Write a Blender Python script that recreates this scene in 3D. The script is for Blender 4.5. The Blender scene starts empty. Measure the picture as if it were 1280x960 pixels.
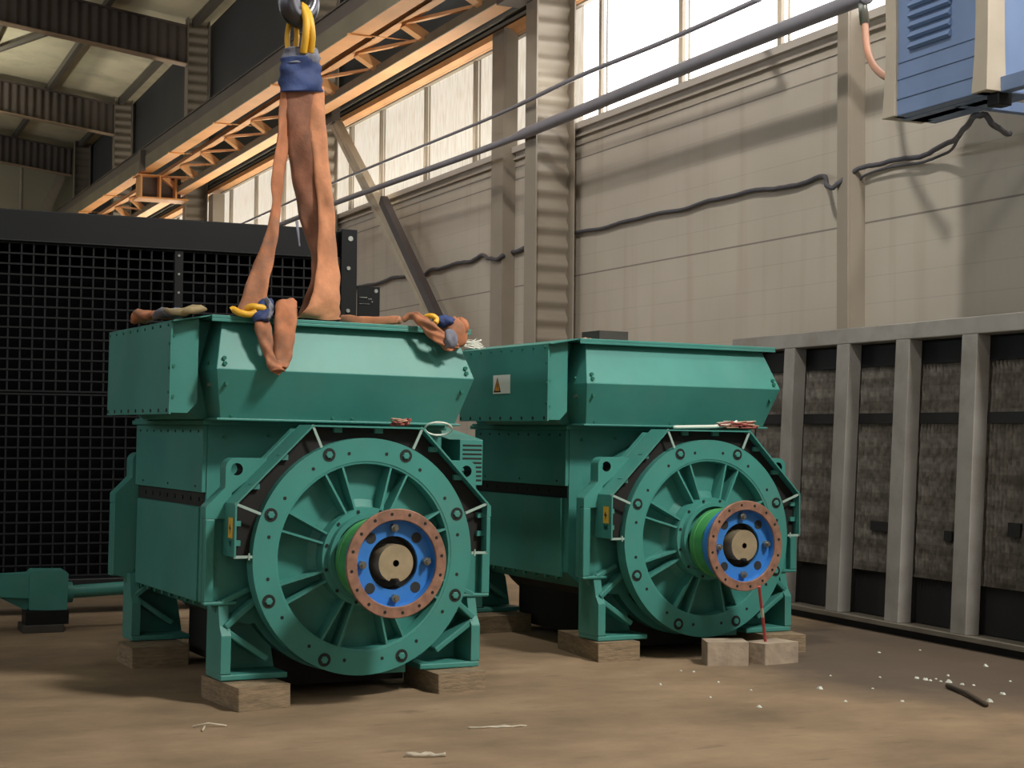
import bpy, math, random
from mathutils import Vector, Matrix, Euler
from mathutils.geometry import tessellate_polygon
random.seed(7)
R = math.radians
C = bpy.context.scene.collection
pi = math.pi

# ------------------------------------------------------------------ camera (real place of the photographer)
F, YAW, PIT, ROL, H = 1966.2, R(23.94), R(1.75), R(.53), 1.222
fw = Vector((math.sin(YAW)*math.cos(PIT), math.cos(YAW)*math.cos(PIT), math.sin(PIT)))
rt0 = Vector((math.cos(YAW), -math.sin(YAW), 0)); up0 = rt0.cross(fw)
rt = rt0*math.cos(ROL)+up0*math.sin(ROL); up = -rt0*math.sin(ROL)+up0*math.cos(ROL)
CAM = Vector((0, 0, H))
cd = bpy.data.cameras.new('camera'); cam = bpy.data.objects.new('camera', cd); C.objects.link(cam)
cd.sensor_width = 36; cd.lens = 36*F/1280; cd.clip_end = 200
cam.matrix_world = Matrix.Translation(CAM) @ Matrix((rt, up, -fw)).transposed().to_4x4()
bpy.context.scene.camera = cam

def ray(x, y): return rt*((x-640)/F) - up*((y-480)/F) + fw
def on(x, y, ax, v):                       # photo point -> world point on the plane axis = v
    d = ray(x, y); return CAM + d*((v-CAM[ax])/d[ax])
GEN = {1: (2.318, 6.871, R(4.75), R(.68)), 2: (4.517, 7.499, R(3.89), R(.32))}
def gmat(g):
    x, y, yw, t = GEN[g]
    return Matrix.Translation((x, y, 0)) @ Euler((0, t, yw)).to_matrix().to_4x4()
GM = {g: gmat(g) for g in GEN}
def gl(g, x, y, ly):                       # photo point -> point of generator g on its local plane y = ly
    inv = GM[g].inverted(); o = inv @ CAM; d = inv.to_3x3() @ ray(x, y)
    return o + d*((ly-o.y)/d.y)
def gw(g, p): return GM[g] @ Vector(p)

# ------------------------------------------------------------------ materials
def nt(name):
    m = bpy.data.materials.new(name); m.use_nodes = True
    n = m.node_tree.nodes; l = m.node_tree.links
    return m, n, l, n['Principled BSDF']
def mat(name, col, rough=.5, metal=0, var=.0, scale=6, dirt=None, dirt_amt=0, bump=0, bscale=40, stretch=(1, 1, 1), spec=.5, dscale=1.5):
    m, n, l, b = nt(name)
    b.inputs['Roughness'].default_value = rough; b.inputs['Metallic'].default_value = metal
    b.inputs['Specular IOR Level'].default_value = spec
    b.inputs['Base Color'].default_value = (*col, 1)
    tc = n.new('ShaderNodeTexCoord'); mp = n.new('ShaderNodeMapping'); mp.inputs['Scale'].default_value = stretch
    l.new(tc.outputs['Object'], mp.inputs['Vector'])
    if var or dirt:
        nz = n.new('ShaderNodeTexNoise'); nz.inputs['Scale'].default_value = scale; nz.inputs['Detail'].default_value = 6
        l.new(mp.outputs['Vector'], nz.inputs['Vector'])
        r = n.new('ShaderNodeValToRGB'); r.color_ramp.elements[0].position = .3; r.color_ramp.elements[1].position = .7
        r.color_ramp.elements[0].color = (*[c*(1-var) for c in col], 1); r.color_ramp.elements[1].color = (*[min(1, c*(1+var)) for c in col], 1)
        l.new(nz.outputs['Fac'], r.inputs['Fac']); out = r.outputs['Color']
        if dirt:
            n2 = n.new('ShaderNodeTexNoise'); n2.inputs['Scale'].default_value = dscale; n2.inputs['Detail'].default_value = 8; n2.inputs['Roughness'].default_value = .65
            l.new(mp.outputs['Vector'], n2.inputs['Vector'])
            r2 = n.new('ShaderNodeValToRGB'); r2.color_ramp.elements[0].position = .48; r2.color_ramp.elements[1].position = .68
            mth = n.new('ShaderNodeMath'); mth.operation = 'MULTIPLY'; mth.inputs[1].default_value = dirt_amt
            l.new(n2.outputs['Fac'], r2.inputs['Fac']); l.new(r2.outputs['Color'], mth.inputs[0])
            mx = n.new('ShaderNodeMixRGB'); mx.inputs['Color2'].default_value = (*dirt, 1)
            l.new(mth.outputs[0], mx.inputs['Fac']); l.new(out, mx.inputs['Color1']); out = mx.outputs['Color']
        l.new(out, b.inputs['Base Color'])
    if bump:
        n3 = n.new('ShaderNodeTexNoise'); n3.inputs['Scale'].default_value = bscale; n3.inputs['Detail'].default_value = 4
        l.new(mp.outputs['Vector'], n3.inputs['Vector'])
        bp = n.new('ShaderNodeBump'); bp.inputs['Strength'].default_value = bump; bp.inputs['Distance'].default_value = .02
        l.new(n3.outputs['Fac'], bp.inputs['Height']); l.new(bp.outputs['Normal'], b.inputs['Normal'])
    return m
M = {}
M['green'] = mat('green paint', (.052, .235, .205), .44, var=.14, scale=2.2, dirt=(.115, .25, .22), dirt_amt=.45, bump=.02, bscale=90, spec=.32)
M['greenedge'] = mat('bare strip', (.30, .42, .38), .4)
M['black'] = mat('black interior', (.006, .006, .006), .8)
M['hole'] = mat('dark hole', (.004, .008, .007), .7)
M['belly'] = mat('dark brown and belly shade', (.045, .04, .035), .6, var=.2)  # on the belly drum this brown stands for its paint in shadow
M['bolt'] = mat('zinc bolt', (.35, .36, .33), .3, .9, var=.1)
M['gbolt'] = mat('painted bolt', (.02, .15, .11), .35)
M['copper'] = mat('rusty copper face', (.27, .145, .10), .6, .2, var=.3, scale=20, dirt=(.14, .075, .055), dirt_amt=.7, dscale=9)
M['blue'] = mat('blue coupling paint', (.035, .19, .56), .4, var=.06, scale=8)
M['bgreen'] = mat('bright green sleeve', (.06, .30, .09), .35, var=.1)
M['rubber'] = mat('rubber bush', (.02, .022, .022), .6)
M['brass'] = mat('turned shaft end', (.48, .40, .27), .38, .55, var=.12, scale=20)
M['yellow'] = mat('yellow label', (.72, .42, .04), .5)
M['white'] = mat('white label', (.72, .74, .70), .5)
M['ink'] = mat('label ink', (.02, .02, .02), .5)
M['orangeink'] = mat('label orange', (.62, .27, .04), .5)
M['rad'] = mat('charcoal painted steel', (.0065, .0075, .009), .5, var=.12, scale=3, spec=.2)
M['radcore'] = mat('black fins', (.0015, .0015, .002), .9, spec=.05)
M['wood'] = mat('weathered timber', (.25, .185, .115), .8, var=.28, scale=9, stretch=(2, 2, 12), dirt=(.10, .075, .05), dirt_amt=.6, dscale=3, bump=.3, bscale=25)
M['woodpale'] = mat('pale timber', (.36, .29, .22), .8, var=.2, scale=10, dirt=(.2, .16, .12), dirt_amt=.5, bump=.3, bscale=25)
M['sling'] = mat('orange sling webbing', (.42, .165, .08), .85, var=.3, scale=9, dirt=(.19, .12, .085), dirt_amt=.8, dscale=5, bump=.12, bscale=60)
M['slinglit'] = mat('orange sling webbing lit leg', (.52, .225, .115), .85, var=.22, scale=8, dirt=(.30, .15, .085), dirt_amt=.7, dscale=6, bump=.12, bscale=60)  # lighter leg: part of the light on it is mixed into the tone
M['slingshade'] = mat('shaded sling webbing', (.27, .115, .07), .85, var=.28, scale=9, dirt=(.15, .085, .06), dirt_amt=.7, dscale=5, bump=.12, bscale=60)  # middle leg: part of its shade is mixed into the webbing tone
M['sblue'] = mat('blue sling sleeve', (.022, .045, .15), .7, var=.3, scale=12, bump=.15, bscale=50)
M['sgrey'] = mat('grey blue sling wrap', (.16, .17, .22), .7, var=.3, scale=14, bump=.15, bscale=50)
M['syellow'] = mat('yellow sling eye', (.72, .40, .03), .45, var=.12, scale=10)
M['hook'] = mat('worn hook steel', (.10, .10, .115), .28, .9, var=.2)
M['frame'] = mat('galvanised cooler steel', (.31, .30, .285), .62, .0, var=.12, scale=4, dirt=(.17, .14, .10), dirt_amt=.5, dscale=2.2)
M['dirtyframe'] = mat('oily frame steel', (.15, .135, .11), .6, var=.2, scale=4)
M['tubes'] = mat('finned tubes', (.20, .185, .165), .35, .3, var=.45, scale=22, dirt=(.09, .075, .06), dirt_amt=.8, dscale=2.2)
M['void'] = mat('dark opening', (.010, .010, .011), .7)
M['colpaint'] = mat('beige steel paint', (.27, .235, .19), .5, var=.08, scale=2)
M['steel'] = mat('ochre steel with warm light', (.80, .42, .19), .55, var=.12, scale=2)  # ochre steel; warm light on the beam underside is mixed into the colour
M['gird_lit'] = mat('girder with warm light', (.82, .40, .15), .55, var=.14, scale=1.5)  # warm light on the girder underside is put into this orange
M['pipe'] = mat('grey pipe paint', (.22, .22, .26), .45, var=.1)
M['cable'] = mat('grey cable', (.07, .07, .085), .6)
M['heat'] = mat('heater blue grey', (.15, .225, .40), .5, var=.08, scale=3)
M['heattrim'] = mat('heater cream casing', (.42, .37, .30), .5, var=.06)
M['hose'] = mat('copper hose', (.42, .22, .15), .5)
M['redwire'] = mat('red wire', (.30, .06, .05), .5)
M['whitewire'] = mat('white wire', (.62, .66, .60), .5)
M['rag'] = mat('pale debris', (.50, .45, .36), .9, var=.2, scale=20)
M['twig'] = mat('dark twig', (.06, .045, .03), .9)
M['rod'] = mat('red rod', (.42, .07, .07), .5)
M['rafter'] = mat('dark rafter paint', (.11, .09, .08), .6, var=.15, scale=1.2)
M['flangelit'] = mat('lit rafter flange', (.42, .31, .22), .55)  # bottom flange lighter than the web: the light on it is in the colour
M['purlin'] = mat('purlin steel', (.11, .10, .085), .6)
M['roof'] = mat('roof sheeting', (.60, .56, .42), .7, var=.25, scale=.35, dirt=(.2, .19, .14), dirt_amt=.5, dscale=.5)
M['endwall'] = mat('end wall panels', (.52, .50, .36), .7, var=.12, scale=.4)
M['brace'] = mat('brace steel', (.42, .37, .29), .55, var=.08)
M['upwall'] = mat('dark upper panels', (.062, .066, .07), .7, var=.12, scale=.6)
M['beamshade'] = mat('shaded beam side', (.19, .165, .115), .6, var=.15, scale=1.5)  # shade on the beam sides is put into this darker colour
M['darkbrace'] = mat('dark brace paint', (.055, .045, .05), .5, var=.1)
M['mull'] = mat('window bar', (.30, .26, .21), .6, var=.05)
M['sill'] = mat('sill trim', (.44, .40, .36), .6, var=.07, scale=2)

# wall panels: fine horizontal courses, stronger joints, drips
def wall_mat():
    m, n, l, b = nt('cream sandwich panels'); b.inputs['Roughness'].default_value = .6
    tc = n.new('ShaderNodeTexCoord'); sp = n.new('ShaderNodeSeparateXYZ'); l.new(tc.outputs['Object'], sp.inputs[0])
    def line(src, period, off, width, dark):
        a = n.new('ShaderNodeMath'); a.operation = 'ADD'; a.inputs[1].default_value = off; l.new(src, a.inputs[0])
        d = n.new('ShaderNodeMath'); d.operation = 'DIVIDE'; d.inputs[1].default_value = period; l.new(a.outputs[0], d.inputs[0])
        f = n.new('ShaderNodeMath'); f.operation = 'FRACT'; l.new(d.outputs[0], f.inputs[0])
        c = n.new('ShaderNodeMath'); c.operation = 'LESS_THAN'; c.inputs[1].default_value = width/period; l.new(f.outputs[0], c.inputs[0])
        g = n.new('ShaderNodeMath'); g.operation = 'MULTIPLY'; g.inputs[1].default_value = dark; l.new(c.outputs[0], g.inputs[0]); return g.outputs[0]
    # follow the slight fall of the courses along the hall
    k = n.new('ShaderNodeMath'); k.operation = 'MULTIPLY_ADD'; k.inputs[1].default_value = -.0064; l.new(sp.outputs['Y'], k.inputs[0]); l.new(sp.outputs['Z'], k.inputs[2])
    z = k.outputs[0]
    j1 = line(z, 1.16, 1.16*3-2.684, .014, .62); j2 = line(z, .1933, 1.16*3-2.684, .006, .16)
    mxx = n.new('ShaderNodeMath'); mxx.operation = 'MAXIMUM'; l.new(j1, mxx.inputs[0]); l.new(j2, mxx.inputs[1])
    nz = n.new('ShaderNodeTexNoise'); nz.inputs['Scale'].default_value = .7; nz.inputs['Detail'].default_value = 6
    r = n.new('ShaderNodeValToRGB'); r.color_ramp.elements[0].position = .3; r.color_ramp.elements[1].position = .75
    r.color_ramp.elements[0].color = (.40, .36, .305, 1); r.color_ramp.elements[1].color = (.49, .45, .39, 1)
    l.new(tc.outputs['Object'], nz.inputs['Vector']); l.new(nz.outputs['Fac'], r.inputs['Fac'])
    mp = n.new('ShaderNodeMapping'); mp.inputs['Scale'].default_value = (1, 2.6, .16); l.new(tc.outputs['Object'], mp.inputs['Vector'])
    n2 = n.new('ShaderNodeTexNoise'); n2.inputs['Scale'].default_value = 2.2; n2.inputs['Detail'].default_value = 7; l.new(mp.outputs['Vector'], n2.inputs['Vector'])
    r2 = n.new('ShaderNodeValToRGB'); r2.color_ramp.elements[0].position = .52; r2.color_ramp.elements[1].position = .75
    r2.color_ramp.elements[1].color = (.35, .35, .35, 1); l.new(n2.outputs['Fac'], r2.inputs['Fac'])
    m1 = n.new('ShaderNodeMixRGB'); m1.inputs['Color2'].default_value = (.30, .22, .15, 1); l.new(r2.outputs['Color'], m1.inputs['Fac']); l.new(r.outputs['Color'], m1.inputs['Color1'])
    m2 = n.new('ShaderNodeMixRGB'); m2.inputs['Color2'].default_value = (.05, .04, .04, 1); l.new(mxx.outputs[0], m2.inputs['Fac']); l.new(m1.outputs['Color'], m2.inputs['Color1'])
    l.new(m2.outputs['Color'], b.inputs['Base Color']); return m
M['wall'] = wall_mat()

def floor_mat():
    m, n, l, b = nt('dusty concrete floor'); b.inputs['Roughness'].default_value = .82
    tc = n.new('ShaderNodeTexCoord')
    def noise(s, d=8, st=None):
        x = n.new('ShaderNodeTexNoise'); x.inputs['Scale'].default_value = s; x.inputs['Detail'].default_value = d; x.inputs['Roughness'].default_value = .62
        if st:
            mp = n.new('ShaderNodeMapping'); mp.inputs['Scale'].default_value = st; l.new(tc.outputs['Object'], mp.inputs['Vector']); l.new(mp.outputs['Vector'], x.inputs['Vector'])
        else: l.new(tc.outputs['Object'], x.inputs['Vector'])
        return x.outputs['Fac']
    r = n.new('ShaderNodeValToRGB'); r.color_ramp.elements[0].position = .28; r.color_ramp.elements[1].position = .72
    r.color_ramp.elements[0].color = (.14, .098, .060, 1); r.color_ramp.elements[1].color = (.34, .243, .152, 1)
    e = r.color_ramp.elements.new(.5); e.color = (.235, .165, .10, 1)
    l.new(noise(1.1, 9, (1, 1.3, 1)), r.inputs['Fac'])
    # grey-brown oily patch near the cooler frame: mix by distance to a point
    sp = n.new('ShaderNodeVectorMath'); sp.operation = 'DISTANCE'
    mp = n.new('ShaderNodeMapping'); mp.inputs['Scale'].default_value = (1, .9, 0); l.new(tc.outputs['Object'], mp.inputs['Vector'])
    l.new(mp.outputs['Vector'], sp.inputs[0]); sp.inputs[1].default_value = (6.0, 6.2, 0)
    ad = n.new('ShaderNodeMath'); ad.operation = 'MULTIPLY_ADD'; ad.inputs[1].default_value = .9; l.new(noise(2.2), ad.inputs[0]); l.new(sp.outputs['Value'], ad.inputs[2])
    rp = n.new('ShaderNodeValToRGB'); rp.color_ramp.elements[0].position = .72; rp.color_ramp.elements[0].color = (.85,)*3+(1,); rp.color_ramp.elements[1].position = 1.0; rp.color_ramp.elements[1].color = (0, 0, 0, 1)
    dv = n.new('ShaderNodeMath'); dv.operation = 'DIVIDE'; dv.inputs[1].default_value = 2.3; l.new(ad.outputs[0], dv.inputs[0]); l.new(dv.outputs[0], rp.inputs['Fac'])
    mx = n.new('ShaderNodeMixRGB'); mx.inputs['Color2'].default_value = (.070, .053, .041, 1); l.new(rp.outputs['Color'], mx.inputs['Fac']); l.new(r.outputs['Color'], mx.inputs['Color1'])
    # dark specks and scuffs
    r3 = n.new('ShaderNodeValToRGB'); r3.color_ramp.elements[0].position = .60; r3.color_ramp.elements[1].position = .72; r3.color_ramp.elements[1].color = (.55,)*3+(1,)
    l.new(noise(6, 10, (.6, 2.2, 1)), r3.inputs['Fac'])
    m3 = n.new('ShaderNodeMixRGB'); m3.inputs['Color2'].default_value = (.09, .062, .04, 1); l.new(r3.outputs['Color'], m3.inputs['Fac']); l.new(mx.outputs['Color'], m3.inputs['Color1'])
    l.new(m3.outputs['Color'], b.inputs['Base Color'])
    bp = n.new('ShaderNodeBump'); bp.inputs['Strength'].default_value = .35; bp.inputs['Distance'].default_value = .015; l.new(noise(9, 10), bp.inputs['Height']); l.new(bp.outputs['Normal'], b.inputs['Normal'])
    return m
M['floor'] = floor_mat()

def pane_mat(name, low, high, st):          # daylit dirty glass: lit window
    m, n, l, b = nt(name)
    tc = n.new('ShaderNodeTexCoord'); mp = n.new('ShaderNodeMapping'); mp.inputs['Scale'].default_value = (1, 5, .7); l.new(tc.outputs['Object'], mp.inputs['Vector'])
    nz = n.new('ShaderNodeTexNoise'); nz.inputs['Scale'].default_value = 5; nz.inputs['Detail'].default_value = 7; l.new(mp.outputs['Vector'], nz.inputs['Vector'])
    r = n.new('ShaderNodeValToRGB'); r.color_ramp.elements[0].position = .42; r.color_ramp.elements[1].position = .62
    r.color_ramp.elements[0].color = (*high, 1); r.color_ramp.elements[1].color = (*low, 1); l.new(nz.outputs['Fac'], r.inputs['Fac'])
    b.inputs['Base Color'].default_value = (.12, .12, .12, 1); b.inputs['Roughness'].default_value = .3
    l.new(r.outputs['Color'], b.inputs['Emission Color']); b.inputs['Emission Strength'].default_value = st
    return m
M['pane'] = pane_mat('bright glass', (1, .97, .90), (1, 1, .99), 4.5)
M['panefar'] = pane_mat('opposite glass', (.94, .97, 1), (.97, .99, 1), 4.0)
M['panedirty'] = pane_mat('dirty bright glass', (.66, .57, .44), (.80, .72, .60), 1.0)

# ------------------------------------------------------------------ mesh builder
class MB:
    def __init__(s): s.v = []; s.f = []; s.m = []; s.s = []; s.mats = []
    def mi(s, m):
        if m not in s.mats: s.mats.append(m)
        return s.mats.index(m)
    def add(s, vs, fs, m, smooth=False):
        o = len(s.v); i = s.mi(m); s.v += [tuple(v) for v in vs]
        for f in fs: s.f.append(tuple(o+k for k in f)); s.m.append(i); s.s.append(smooth)
    def box(s, x0, x1, y0, y1, z0, z1, m, mx=None):
        vs = [Vector(p) for p in ((x0, y0, z0), (x1, y0, z0), (x1, y1, z0), (x0, y1, z0), (x0, y0, z1), (x1, y0, z1), (x1, y1, z1), (x0, y1, z1))]
        if mx: vs = [mx @ v for v in vs]
        s.add(vs, [(0, 3, 2, 1), (4, 5, 6, 7), (0, 1, 5, 4), (1, 2, 6, 5), (2, 3, 7, 6), (3, 0, 4, 7)], m)
    def prism(s, out, holes, fn, d0, d1, m, hm=None):   # outline extruded from d0 to d1; fn(u,v,d) -> point
        loops = [out]+list(holes); tri = tessellate_polygon([[Vector((u, v, 0)) for u, v in lp] for lp in loops])
        flat = [p for lp in loops for p in lp]; n = len(flat)
        vs = [fn(u, v, d0) for u, v in flat]+[fn(u, v, d1) for u, v in flat]
        s.add(vs, [tuple(t) for t in tri]+[tuple(n+k for k in reversed(t)) for t in tri], m)
        o = 0
        for li, lp in enumerate(loops):
            k = len(lp); vv = [fn(u, v, d0) for u, v in lp]+[fn(u, v, d1) for u, v in lp]
            s.add(vv, [(i, (i+1) % k, k+(i+1) % k, k+i) for i in range(k)], hm if (li and hm) else m)
    def lathe(s, prof, c, m, n=64, axis='y', smooth=True, ms=None):   # prof: (radius, along); one smooth strip per segment
        c = Vector(c)
        def pt(r, a, t):
            u, w = r*math.cos(t), r*math.sin(t)
            return c+Vector({'y': (u, a, w), 'x': (a, u, w), 'z': (u, w, a)}[axis])
        for i in range(len(prof)-1):
            (r0, a0), (r1, a1) = prof[i], prof[i+1]
            vs = [pt(r0, a0, 2*pi*k/n) for k in range(n)]+[pt(r1, a1, 2*pi*k/n) for k in range(n)]
            s.add(vs, [(k, (k+1) % n, n+(k+1) % n, n+k) for k in range(n)], ms[i] if ms else m, smooth and a0 != a1)
    def cyl(s, p, q, r, m, n=12, r2=None, cap=True):
        p, q = Vector(p), Vector(q); d = (q-p).normalized(); a = d.orthogonal().normalized(); b = d.cross(a); r2 = r if r2 is None else r2
        vs = [p+(a*math.cos(2*pi*k/n)+b*math.sin(2*pi*k/n))*r for k in range(n)]+[q+(a*math.cos(2*pi*k/n)+b*math.sin(2*pi*k/n))*r2 for k in range(n)]
        s.add(vs, [(k, (k+1) % n, n+(k+1) % n, n+k) for k in range(n)], m, n > 8)
        if cap: s.add(vs, [tuple(range(n))[::-1], tuple(range(n, 2*n))], m)
    def tube(s, pts, r, m, n=8, rs=None, cyc=False):
        pts = [Vector(p) for p in pts]; k = len(pts); vs = []; a = None
        for i, p in enumerate(pts):
            d = ((pts[(i+1) % k]-pts[i-1]) if cyc else (pts[min(i+1, k-1)]-pts[max(i-1, 0)])).normalized()
            if a is None: a = d.orthogonal()
            a = (a-d*a.dot(d)).normalized(); b = d.cross(a); rr = rs[i] if rs else r
            vs += [p+(a*math.cos(2*pi*j/n)+b*math.sin(2*pi*j/n))*rr for j in range(n)]
        fs = [(i*n+j, i*n+(j+1) % n, (i+1)*n+(j+1) % n, (i+1)*n+j) for i in range(k-1) for j in range(n)]
        if cyc: fs += [((k-1)*n+j, (k-1)*n+(j+1) % n, (j+1) % n, j) for j in range(n)]
        else: fs += [tuple(range(n))[::-1], tuple(range((k-1)*n, k*n))]
        s.add(vs, fs, m, True)
    def bar(s, p, q, w, h, m, upv=(0, 0, 1)):            # rectangular bar
        p, q = Vector(p), Vector(q); d = (q-p).normalized(); a = d.cross(Vector(upv)).normalized(); b = a.cross(d)
        vs = [o+a*(i*w/2)+b*(j*h/2) for o in (p, q) for i, j in ((-1, -1), (1, -1), (1, 1), (-1, 1))]
        s.add(vs, [(3, 2, 1, 0), (4, 5, 6, 7), (0, 1, 5, 4), (1, 2, 6, 5), (2, 3, 7, 6), (3, 0, 4, 7)], m)
    def build(s, name, parent=None, bevel=0, sub=0):
        me = bpy.data.meshes.new(name); me.from_pydata(s.v, [], s.f); me.update()
        for m in s.mats: me.materials.append(m)
        me.polygons.foreach_set('material_index', s.m); me.polygons.foreach_set('use_smooth', s.s)
        o = bpy.data.objects.new(name, me); C.objects.link(o)
        if parent: o.parent = parent
        if bevel:
            b = o.modifiers.new('bevel', 'BEVEL'); b.width = bevel; b.segments = 2; b.limit_method = 'ANGLE'; b.angle_limit = R(35)
        if sub:
            b = o.modifiers.new('sub', 'SUBSURF'); b.levels = b.render_levels = sub
        return o
def one(fn, name, parent=None, bevel=0):
    b = MB(); fn(b); return b.build(name, parent, bevel)
def bolt(b, p, d, r, h, m, n=6):
    p, d = Vector(p), Vector(d); b.cyl(p, p+d*h, r, m, n)
def thing(name, label, cat, mx=None, group=None):
    o = bpy.data.objects.new(name, None); C.objects.link(o); o['label'] = label; o['category'] = cat; o.empty_display_size = .1
    if group: o['group'] = group
    if mx is not None: o.matrix_world = mx
    return o
def tag(o, label, cat, group=None):
    o['label'] = label; o['category'] = cat
    if group: o['group'] = group
    return o
def struct(o): o['kind'] = 'structure'; return o
def sparent(name):
    o = bpy.data.objects.new(name, None); C.objects.link(o); o['kind'] = 'structure'; return o
def tree_copy(o, parent=None):
    c = o.copy(); C.objects.link(c); c.parent = parent
    for ch in [x for x in o.children]: tree_copy(ch, c)
    return c
def arc(cx, cy, r, a0, a1, n): return [(cx+r*math.cos(a0+(a1-a0)*i/n), cy+r*math.sin(a0+(a1-a0)*i/n)) for i in range(n+1)]
def circ(cx, cy, r, n=20): return [(cx+r*math.cos(2*pi*i/n), cy+r*math.sin(2*pi*i/n)) for i in range(n)]
XZ = lambda u, v, d: Vector((u, d, v))
YZ = lambda u, v, d: Vector((d, u, v))
def crom(pts, n):                          # Catmull-Rom through tuples of numbers
    out = []; k = len(pts)
    for i in range(k-1):
        p0, p1, p2, p3 = [pts[max(0, min(k-1, j))] for j in (i-1, i, i+1, i+2)]
        for s in range(n):
            t = s/n; out.append(tuple(.5*(2*b+(c-a)*t+(2*a-5*b+4*c-d)*t*t+(3*b-a-3*c+d)*t**3) for a, b, c, d in zip(p0, p1, p2, p3)))
    out.append(tuple(pts[-1])); return out

# ------------------------------------------------------------------ generator
ZC = .647
def mirror(pts): return pts+[(-x, z) for x, z in reversed(pts)]
def make_generator(label):
    g = thing('generator', label, 'generator')
    # main body
    def body(b):
        o = mirror([(-.60, 1.235), (-.60, .43), (-.49, .34)])
        b.prism(o, [], XZ, .50, 1.66, M['green'])
        b.box(-.635, .635, .47, 1.70, 1.235, 1.258, M['green'])
        b.lathe([(.52, .50), (.55, .48), (.55, .20), (.5, .2)], (0, 0, ZC), M['green'], 48)
        for k in range(6): bolt(b, (-.30+k*.02*0-.06*0+k*.1*0, .499, 1.19), (0, -1, 0), .01, .008, M['gbolt']); break
        bolt(b, (-.52, .499, 1.18), (0, -1, 0), .011, .008, M['gbolt']); bolt(b, (.50, .499, 1.18), (0, -1, 0), .011, .008, M['gbolt'])
    one(body, 'stator_body', g, .005)
    one(lambda b: b.lathe([(.0, .3), (.50, .3), (.50, 1.64), (0, 1.64)], (0, 0, ZC), M['belly'], 64), 'belly_drum', g)
    one(lambda b: b.box(-.33, .33, .28, 1.58, .035, .30, M['black']), 'under_shade_box', g)  # black box added to deepen the shade beneath the body
    for sx in (-1, 1):
        def up_(b):
            b.box(*sorted((sx*.60, sx*.622)), .505, 1.65, .918, 1.234, M['green'])
            for k in range(9): bolt(b, (sx*.622, .57+k*.125, 1.205), (sx, 0, 0), .007, .003, M['hole'], 8)
            for k in range(3): bolt(b, (sx*.622, .60+k*.45, .945), (sx, 0, 0), .006, .003, M['hole'], 8)
        one(up_, 'side_panel', g, .003)
        one(lambda b: b.box(*sorted((sx*.598, sx*.603)), .52, 1.65, .85, .917, M['hole']), 'panel_gap_shade', g)  # black strip painting the shade of the recess between the panels
        def lo_(b):
            b.box(*sorted((sx*.60, sx*.618)), .56, 1.62, .405, .848, M['green'])
            for k in range(8): bolt(b, (sx*.602, .60+k*.13, .40), (sx, 0, 0), .014, .016, M['gbolt'])
            for k in range(8): bolt(b, (sx*.602, .60+k*.13, .884), (sx, 0, 0), .012, .006, M['hole'])
        one(lo_, 'side_panel', g, .003)
    # front and rear frame plates with lifting eyes
    ear = [(-.30, 1.225), (-.437, 1.088), (-.585, 1.088)]+arc(-.585, 1.043, .045, pi/2, pi, 5)[1:]+[(-.63, .955), (-.717, .868), (-.717, .80)]
    low = [(-.717, .80), (-.717, .44), (-.66, .425), (-.635, .37), (-.50, .34)]
    for (y0, y1, yf) in ((.175, .215, -1), (1.68, 1.72, 1)):
        def fr(b):
            b.prism(mirror(ear+low[1:]), [circ(-.578, 1.037, .028), circ(.578, 1.037, .028)], XZ, y0, y1, M['green'], M['hole'])
            a = .135 if yf < 0 else y1; e = y0 if yf < 0 else 1.80
            for sx in (-1, 1):
                o = [(sx*x, z) for x, z in [(-.437, 1.088), (-.585, 1.088)]+arc(-.585, 1.043, .045, pi/2, pi, 5)[1:]+[(-.63, .955), (-.717, .868), (-.717, .815), (-.60, .815), (-.60, .93), (-.44, 1.06)]]
                b.prism(o, [circ(sx*-.578, 1.037, .028)], XZ, a, e, M['green'], M['hole'])
                b.box(*sorted((sx*-.717, sx*-.672)), a, e, .445, .815, M['green'])
                b.box(*sorted((sx*-.717, sx*-.56)), a, e, .43, .447, M['green'])
                b.bar((sx*-.63, (a+e)/2, .44), (sx*-.50, (a+e)/2, .50), e-a, .025, M['green'])
                bolt(b, (sx*-.60, y0-.001, .46), (0, -1, 0), .012, .012, M['gbolt'])
        one(fr, 'frame_plate', g, .006)
    # feet
    for sx in (-1, 1):
        for (y0, y1, yw) in ((.09, .30, .275), (1.56, 1.74, 1.71)):
            def ft(b):
                X = lambda a, c: sorted((sx*a, sx*c))
                b.box(*X(-.645, -.33), y0, y1, .10, .127, M['green'])
                b.prism([(y0, .127), (y1, .127), (y1, .45), (y0+.06, .45), (y0+.03, .34), (y0, .30)], [], YZ, sx*-.645, sx*-.60, M['green'])
                o = [(-.60, .127), (-.33, .127), (-.36, .30), (-.47, .50), (-.62, .50), (-.62, .30)]
                b.prism([(sx*x, z) for x, z in o], [], XZ, yw, yw+.04, M['green'])
                b.bar((sx*-.62, y0+.075, .32), (sx*-.42, y0+.075, .185), .12, .028, M['green'])
                b.bar((sx*-.62, y0+.075, .335), (sx*-.48, y0+.075, .45), .12, .028, M['green'])
            one(ft, 'foot', g, .006)
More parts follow.
